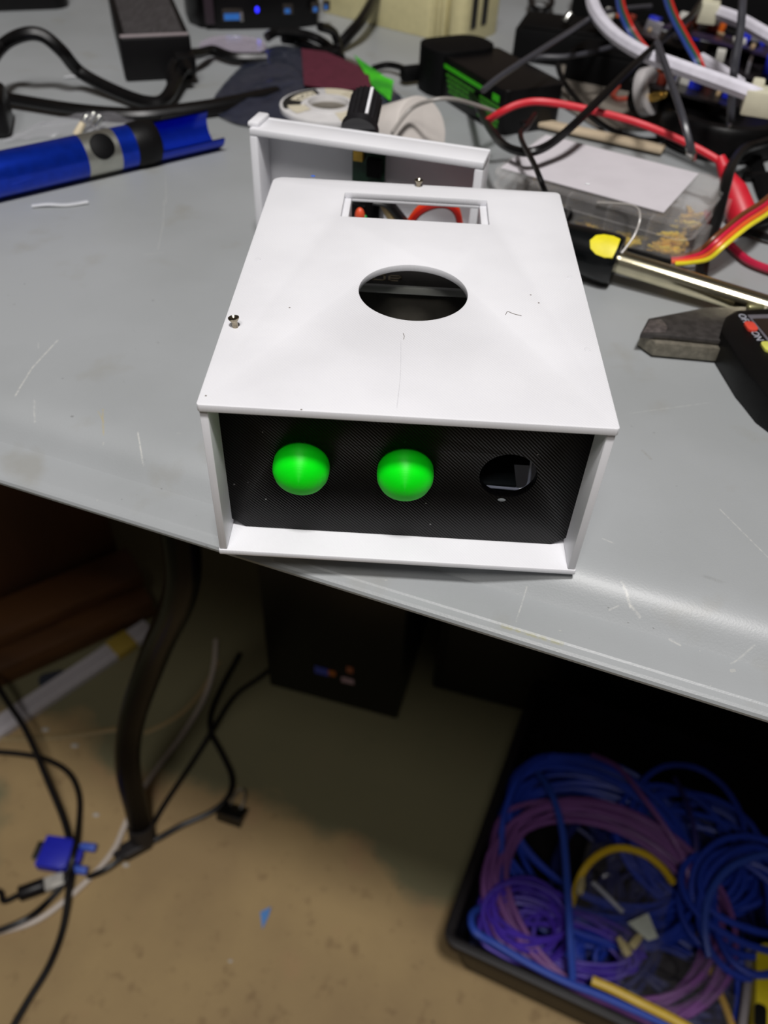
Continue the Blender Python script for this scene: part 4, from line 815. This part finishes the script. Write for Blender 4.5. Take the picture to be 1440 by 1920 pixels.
cable('floor_cable', [(520, 1240, Z1), (490, 1268, Z1), (440, 1305, Z1), (400, 1365, Z1 + .007), (360, 1430, Z1), (310, 1505, Z1), (275, 1562, Z1 + .002), (240, 1598, Z1 + .007), (200, 1628, Z1 + .008), (165, 1645, Z1 + .002)], .0032, FBLK, 'black cable coming from under the computer past the leg to the blue plug')
cable('floor_cable', [(450, 1225, Z1), (420, 1280, Z1), (398, 1330, Z1), (395, 1370, Z1), (415, 1410, Z1), (435, 1455, Z1), (430, 1490, Z1), (400, 1520, Z1), (340, 1548, Z1), (290, 1575, Z1 + .003), (250, 1592, Z1 + .004)], .0036, FBLK, 'black cable bowing right of the table leg towards its foot')
cable('white_floor_cable', [(405, 1200, Z1), (400, 1255, Z1), (380, 1315, Z1), (340, 1380, Z1), (295, 1440, Z1), (262, 1490, Z1), (235, 1545, Z1), (215, 1590, Z1), (180, 1635, Z1), (120, 1690, Z1), (60, 1730, Z1), (-30, 1755, Z1 - .0005)], .0032, mat('white floor cable', (205, 192, 180), .5, var=.06), 'white cable passing behind the table leg to the left edge')
p = at(258, 1592, FZ); g = G(); g.M = frame(p, (1, .7, 0)); g.prism(rrect(.034, .016, .005), 0, .014); g.box((-.014, 0, .006), (.022, .011, .009)); obj('cable_clamp', g, mat('dark clamp plastic', (28, 23, 25), .5, var=.3), None, .003, label='dark bundle clamp holding cables at the foot of the table leg', cat='clamp')
# blue monitor plug
v0 = at(112, 1608, FZ); vxd = (at(165, 1612, FZ) - at(80, 1600, FZ)).normalized()
VG = thing('monitor_plug', 'blue monitor cable plug with thumbscrews on the floor', 'plug', v0); FV = frame(v0, vxd)
VB = mat('blue plug plastic', (36, 42, 190), .45, var=.1)
g = G(); g.M = FV; g.prism([(-.018, -.017), (.010, -.017), (.016, -.013), (.016, .013), (.010, .017), (-.018, .017)], .001, .0155); obj('hood', g, VB, VG, .0015)
g = G(); g.M = FV; g.prism(rrect(.008, .020, .002, 3, -.0215, 0), .0035, .0125); obj('shell', g, STEEL, VG, .0004)
g = G(); g.M = FV; g.prism(rrect(.012, .014, .003, 3, .021, 0), .003, .0135); obj('neck', g, VB, VG, .001)
LBM = mat('light blue thumbscrew', (70, 100, 200), .45)
for sy in (-1, 1):
    g = G(); g.M = FV; g.cyl((.014, sy * .0125, .008), (.024, sy * .0125, .008), .0022, None, 10); g.cyl((.022, sy * .0125, .008), (.038, sy * .0125, .008), .0045, None, 14); obj('thumbscrew', g, LBM, VG, .0005)
U = at(62, 1668, FZ + .007); ux = (at(95, 1650, FZ) - at(45, 1668, FZ)).normalized(); UP_ = thing('video_plug', 'black plug with metal tip lying against the blue plug', 'plug', U); FU = frame(U, ux)
g = G(); g.M = FU; g.cyl((-.014, 0, .001), (.012, 0, .001), .0080, .0080, 18); obj('grip', g, FBLK, UP_, .0015)
g = G(); g.M = FU; g.box((.022, 0, -.001), (.020, .014, .009)); obj('metal_tip', g, mat('pale adapter shell', (196, 192, 184), .4, .1, var=.2), UP_, .001)
g = G(); g.tube([FU @ Vector((-.016, 0, 0)), FU @ Vector((-.030, 0, -.002)), at(0, 1672, FZ + .004), at(-30, 1668, FZ + .004)], .003, 10, 6); obj('cord', g, FBLK, UP_)
# binder clip
b0 = at(437, 1528, FZ); BC = thing('binder_clip', 'small black binder clip lying on the floor right of the leg', 'clip', b0); FBc = frame(b0, (at(465, 1540, FZ) - at(412, 1522, FZ)))
g = G(); g.M = FBc @ Matrix.Rotation(math.radians(90), 4, 'Y'); g.prism([(-.001, -.012), (-.017, -.010), (-.017, -.008), (-.002, .012), (-.0005, .012), (-.0005, -.012)], -.015, .015); obj('clip_body', g, mat('black clip steel', (14, 13, 13), .35), BC, .0006)
g = G(); g.M = FBc; g.tube([(-.006, .006, .004), (-.007, .018, .008), (-.003, .027, .010), (.003, .027, .010), (.007, .018, .008), (.006, .006, .004)], .0011, 8, 5); obj('wire_handle', g, STEEL, BC)
# blue tape scrap, white specks
q = [at(488, 1710, FZ + .0012), at(508, 1700, FZ + .003), at(504, 1716, FZ + .002), at(492, 1742, FZ + .0012)]; g = G(); g.add(q + [p - Vector((0, 0, .0008)) for p in q], [[0, 1, 2, 3], [7, 6, 5, 4]] + [[i, (i + 1) % 4, 4 + (i + 1) % 4, 4 + i] for i in range(4)]); obj('tape_scrap', g, mat('blue tape', (82, 138, 205), .5), None, label='small blue torn tape scrap on the open floor', cat='scrap')
random.seed(21)
for (px, py, r_, lab) in ((140, 1398, .005, 'white crumb on the floor by the looping cable'), (236, 1622, .004, 'white crumb beside the cable clamp'), (180, 1528, .004, 'pale crumb left of the leg foot'), (432, 1802, .0025, 'lone pale crumb low on the open floor'), (85, 1368, .005, 'white crumb just below the white strip')):
    g = G(); g.ball(at(px, py, FZ + r_ * .3), r_, 8, 6, (1, .6, .35)); obj('crumb', g, mat('crumb white', (190, 184, 176), .7), None, label=lab, cat='crumb')
# computer tower
c0 = at(505, 1285, FZ); c1 = at(745, 1350, FZ); cxx = (c1 - c0).normalized(); CWD = (c1 - c0).length; FCt = frame(c0, cxx)
CT = thing('computer_tower', 'black computer tower in the dark under the table with small stickers', 'computer', (c0 + c1) / 2)
g = G(); g.M = FCt; g.bx(0, CWD, .008, .43, .005, .42); obj('tower_case', g, mat('black tower steel', (16, 15, 15), .5, .2), CT, .004)
g = G(); g.M = FCt; g.bx(.0, CWD, 0, .008, .0, .42); fb = obj('front_bezel', g, BLK, CT, .003)
for (px, py, w_, h_, c) in ((603, 1258, .018, .014, (70, 84, 190)), (622, 1262, .010, .010, (190, 110, 50)), (656, 1256, .008, .012, (170, 100, 70)), (652, 1276, .016, .010, (190, 160, 170))):
    inv = FCt.inverted(); o_ = inv @ CC; dd = inv.to_3x3() @ ray(px, py); q = o_ + dd * (-o_.y / dd.y); g = G(); g.M = FCt; g.bx(q.x - w_ / 2, q.x + w_ / 2, -.0006, .0002, q.z - h_ / 2, q.z + h_ / 2); obj('sticker', g, mat('sticker %d' % px, c, .5), CT)
g = G(); g.M = FCt; g.bx(CWD + .03, CWD + .75, .06, .46, 0, .40); g.bx(CWD + .04, CWD + .74, .052, .06, .02, .38); obj('shade_block', g, mat('added black box', (14, 13, 14), .5), None, .004, label='added black box in place of deep shade right of the computer tower', cat='cabinet')  # added dark box, blocks the lit floor and stands in for shade
# ------------------------------------------------------------------ crate with cable coils
RZ = FZ + .125
A = at(842, 1758, RZ); u_ = Vector((.935, -.355, 0)).normalized(); w_v = Vector((.355, .935, 0)).normalized()
FCr = frame(A, u_); CU, CV = .36, .30
CR = thing('storage_crate', 'black plastic crate full of coiled network cables at the lower right', 'crate', FCr @ Vector((CU / 2, CV / 2, -.125)))
CRM = mat('black crate plastic', (20, 16, 18), .45, var=.25, spec=.25)
ins = .022
def quad3(name, rim0, rim1, m_, th=.003):
    (x0, y0), (x1, y1) = rim0, rim1
    cx, cy = CU / 2, CV / 2
    def low(x, y): return (x + (ins if x < cx else -ins), y + (ins if y < cy else -ins))
    l0, l1 = low(x0, y0), low(x1, y1)
    nx_, ny_ = -(y1 - y0), x1 - x0; ll = math.hypot(nx_, ny_); nx_, ny_ = nx_ / ll * th, ny_ / ll * th
    g = G(); g.M = FCr
    g.add([(x0, y0, 0), (x1, y1, 0), (l1[0], l1[1], -.1235), (l0[0], l0[1], -.1235), (x0 + nx_, y0 + ny_, 0), (x1 + nx_, y1 + ny_, 0), (l1[0] + nx_, l1[1] + ny_, -.1235), (l0[0] + nx_, l0[1] + ny_, -.1235)],
          [[0, 1, 2, 3], [7, 6, 5, 4], [0, 4, 5, 1], [1, 5, 6, 2], [2, 6, 7, 3], [3, 7, 4, 0]])
    return obj(name, g, m_, CR)
quad3('wall', (0, 0), (CU, 0), CRM); quad3('wall', (CU, 0), (CU, CV), CRM); quad3('wall', (CU, CV), (0, CV), CRM); quad3('wall', (0, CV), (0, 0), CRM)
g = G(); g.M = FCr; g.bx(ins, CU - ins, ins, CV - ins, -.1250, -.122); obj('bottom', g, CRM, CR)
g = G(); g.M = FCr; g.prism(rrect(CU + .012, CV + .012, .014, 5, CU / 2, CV / 2), -.012, .002, [rrect(CU - .004, CV - .004, .008, 5, CU / 2, CV / 2)]); obj('rim', g, CRM, CR, .002)
# dark filler layer of cable inside
BLUEC = mat('blue network cable', (34, 62, 176), .45, var=.2, vscale=40)
PURP = mat('mauve network cable', (122, 74, 138), .45, var=.15, vscale=40)
VIOL = mat('violet cable', (72, 44, 170), .45, var=.2, vscale=40)
YELC = mat('yellow patch cable', (206, 170, 26), .45, var=.1)
def coil(name, px, py, z, rx, ry, turns, r, m_, label, seed, rot=0, jit=.006, zj=.012, tilt=(0, 0), grp=None):
    random.seed(seed); c = at(px, py, z); P = []; N = turns * 14
    ph = [random.uniform(0, 6.28) for _ in range(6)]
    for i in range(N):
        a = 2 * math.pi * i / 14; t_ = i / N
        k = 1 + (jit / rx) * (math.sin(t_ * 37 + ph[0]) + .7 * math.sin(t_ * 91 + ph[1]))
        x, y = rx * k * math.cos(a), ry * k * math.sin(a)
        xr, yr = x * math.cos(rot) - y * math.sin(rot), x * math.sin(rot) + y * math.cos(rot)
        P.append(c + u_ * xr + w_v * yr + Vector((jit * math.sin(t_ * 53 + ph[2]), jit * math.sin(t_ * 61 + ph[3]), zj * math.sin(t_ * 29 + ph[4]) + tilt[0] * x + tilt[1] * y)))
        q = FCr.inverted() @ P[-1]; q.z = max(q.z, -.116)
        if q.z < .006:
            mg = .008 + ins * max(0, -q.z) / .125; q.x = min(max(q.x, mg), CU - mg); q.y = min(max(q.y, mg), CV - mg)
        P[-1] = FCr @ q
    g = G(); g.tube(P, r, 7, 3); return obj(name, g, m_, None, label=label, cat='cable')
RB = RZ
coil('cable_coil', 1105, 1590, RB - .030, .098, .080, 14, .0030, BLUEC, 'large blue cable coil at the back of the crate', 1, jit=.013, zj=.018)
coil('cable_coil', 1130, 1692, RB - .006, .108, .088, 11, .0028, PURP, 'large mauve cable coil in the middle of the crate', 2, jit=.007, zj=.008)
coil('cable_coil', 985, 1725, RB - .004, .034, .032, 10, .0022, VIOL, 'tight violet cable bundle at the left of the crate', 3, jit=.006, zj=.010)
coil('cable_coil', 1075, 1770, RB - .020, .052, .022, 9, .0022, VIOL, 'violet cable hank trailing right of the tight bundle', 4, rot=.1, jit=.007, zj=.008)
coil('cable_coil', 1402, 1690, RB + .004, .044, .050, 8, .0034, BLUEC, 'blue cable coil at the right of the crate', 5, jit=.008, zj=.014)
coil('cable_coil', 1290, 1590, RB - .035, .055, .055, 9, .0032, BLUEC, 'blue cable tangle at the back right of the crate', 6, jit=.012, zj=.014)
coil('cable_coil', 1240, 1850, RB - .045, .085, .045, 9, .0030, BLUEC, 'blue cable coil low at the front of the crate', 8, jit=.010, zj=.008)
coil('cable_coil', 1040, 1640, RB - .062, .085, .085, 12, .0030, mat('dark blue cable', (26, 34, 96), .5), 'dark blue cable coil deep at the bottom of the crate', 9, jit=.016, zj=.010)
coil('cable_coil', 1270, 1720, RB - .066, .09, .09, 12, .0030, MATS['dark blue cable'], 'dark blue cable coil deep at the right of the crate', 10, jit=.016, zj=.010)
cable('patch_cable', [(935, 1690, RB - .01), (940, 1600, RB + .0), (945, 1530, RB + .01), (970, 1460, RB + .01), (1000, 1425, RB + .0), (1040, 1415, RB - .02)], .0030, BLUEC, 'blue cable rising along the left wall of the crate')
cable('patch_cable', [(1010, 1450, RB + .0), (1035, 1490, RB + .02), (1055, 1560, RB + .03), (1065, 1680, RB + .035), (1070, 1770, RB + .03), (1074, 1835, RB + .012)], .0034, mat('steel blue cable', (44, 74, 170), .45), 'straight blue cable crossing over the coils to the front rim')
cable('patch_cable', [(905, 1700, RB - .015), (885, 1715, RB + .002), (890, 1745, RB + .010), (930, 1770, RB + .007), (990, 1805, RB + .007), (1060, 1840, RB + .007), (1130, 1868, RB + .007), (1230, 1912, RB + .007), (1310, 1950, RB + .007)], .0034, MATS['steel blue cable'], 'blue cable lying along the front rim of the crate')
cable('patch_cable', [(1110, 1415, RB - .02), (1160, 1440, RB + .0), (1210, 1500, RB + .015), (1260, 1570, RB + .015), (1285, 1620, RB + .005), (1300, 1690, RB - .005)], .0026, PURP, 'single mauve cable arching up at the back of the crate')
cable('patch_cable', [(1265, 1460, RB - .02), (1290, 1510, RB), (1305, 1580, RB + .005), (1300, 1650, RB - .01)], .0026, mat('indigo cable', (50, 44, 110), .5), 'indigo cable dropping at the back right of the crate')
cable('patch_cable', [(1070, 1700, RB - .02), (1090, 1640, RB + .006), (1120, 1605, RB + .012), (1160, 1590, RB + .014), (1205, 1600, RB + .012), (1240, 1625, RB + .006), (1262, 1655, RB - .004)], .0036, YELC, 'yellow cable arching inside the mauve coil')
cable('patch_cable', [(1110, 1838, RB + .012), (1150, 1855, RB + .014), (1200, 1880, RB + .016), (1260, 1910, RB + .016), (1320, 1945, RB + .016)], .0042, YELC, 'thick yellow cable across the front rim of the crate')
cable('patch_cable', [(1310, 1750, RB - .02), (1325, 1800, RB - .012), (1345, 1850, RB - .008), (1370, 1915, RB - .004), (1380, 1960, RB - .004)], .0032, mat('dull yellow cable', (180, 140, 40), .5), 'dull yellow cable running down beside the clear bag')
cable('patch_cable', [(1405, 1780, RB), (1402, 1840, RB + .002), (1395, 1900, RB + .002), (1388, 1950, RB + .002)], .0036, mat('grey cable', (128, 122, 126), .5), 'pale grey cable beside the yellow plug at the lower right')
cable('patch_cable', [(1420, 1790, RB - .004), (1418, 1850, RB - .002), (1412, 1910, RB - .002), (1408, 1960, RB - .002)], .0034, mat('brownish grey cable', (112, 92, 96), .5), 'brownish grey cable next to the pale grey cable')
cable('patch_cable', [(1345, 1740, RB - .01), (1375, 1800, RB - .010), (1385, 1860, RB - .012), (1380, 1930, RB - .012)], .0034, BLUEC, 'blue cable dropping left of the pale grey cable')
cable('patch_cable', [(1330, 1795, RB + .012), (1322, 1740, RB + .018), (1330, 1680, RB + .022), (1365, 1630, RB + .024), (1420, 1605, RB + .022), (1470, 1600, RB + .018)], .0036, MATS['steel blue cable'], 'outer blue loop of the coil at the right of the crate')
p = at(1446, 1880, RB + .006); YP = thing('yellow_plug', 'yellow plastic plug at the lower right corner', 'plug', p); g = G(); g.M = frame(p, (.3, 1, 0)); g.prism(rrect(.09, .032, .010), -.012, .010); obj('plug_body', g, mat('bright yellow plastic', (206, 186, 20), .45), YP, .004, 3)
g = G(); g.M = frame(p, (.3, 1, 0)); g.prism(rrect(.020, .010, .004, 4, -.018, .012), .0095, .0105); obj('dark_hole', g, BLKM, YP)
# clear bags and tag
def crumple(name, px, py, z, sx, sy, seed, m_, label, amp=.010):
    random.seed(seed); c = at(px, py, z); nx, ny = 18, 16; vv = []
    ph = [random.uniform(0, 6) for _ in range(8)]
    for j in range(ny):
        for i in range(nx):
            u, v_ = i / (nx - 1) - .5, j / (ny - 1) - .5
            h = amp * (math.sin(u * 11 + ph[0] + v_ * 4) * .5 + math.sin(v_ * 13 + ph[1] - u * 5) * .4 + random.uniform(-.35, .35)) + amp * 1.2 * (1 - 2 * (u * u + v_ * v_))
            vv.append(c + u_ * (u * sx) + w_v * (v_ * sy) + Vector((0, 0, h)))
    g = G(); g.add(vv, [[j * nx + i, j * nx + i + 1, (j + 1) * nx + i + 1, (j + 1) * nx + i] for j in range(ny - 1) for i in range(nx - 1)]); obj(name, g, m_, None, label=label, cat='bag', sm=False)
FILMD = clear_mat('dark clear film', (150, 146, 152), .12, .10)
crumple('clear_bag', 1165, 1680, RB - .006, .085, .085, 31, FILMD, 'crumpled clear bag inside the mauve coil')
crumple('clear_bag', 1265, 1840, RB - .004, .10, .06, 33, FILMD, 'crumpled clear bag at the front right of the crate')
q = [at(1177, 1730, RB + .012), at(1215, 1712, RB + .012), at(1234, 1758, RB + .010), at(1216, 1764, RB + .010)]; g = G(); g.add(q + [p - Vector((0, 0, .001)) for p in q], [[0, 1, 2, 3], [7, 6, 5, 4]] + [[i, (i + 1) % 4, 4 + (i + 1) % 4, 4 + i] for i in range(4)]); obj('paper_tag', g, mat('pale tag', (198, 204, 194), .7), None, label='small pale paper tag on the clear bag in the crate', cat='tag')
cable('clear_tube', [(1112, 1655, RB + .010), (1130, 1672, RB + .014), (1150, 1692, RB + .014), (1168, 1710, RB + .012)], .0022, mat('glossy clear tube', (170, 172, 184), .15), 'short shiny clear tube on the bag in the crate', 'tube')
for (px, py, lab) in ((1088, 1665, 'ivory connector at the end of the yellow cable arch'), (1172, 1780, 'ivory connector near the violet hank'), (1190, 1768, 'small ivory connector beside the paper tag')):
    p = at(px, py, RB + .006); g = G(); g.M = frame(p, (random.uniform(-1, 1), 1, .3)); g.box((0, 0, 0), (.012, .007, .006)); g.box((.008, 0, 0), (.006, .005, .004)); obj('cable_connector', g, mat('ivory connector', (178, 164, 120), .45), None, .0008, label=lab, cat='connector')
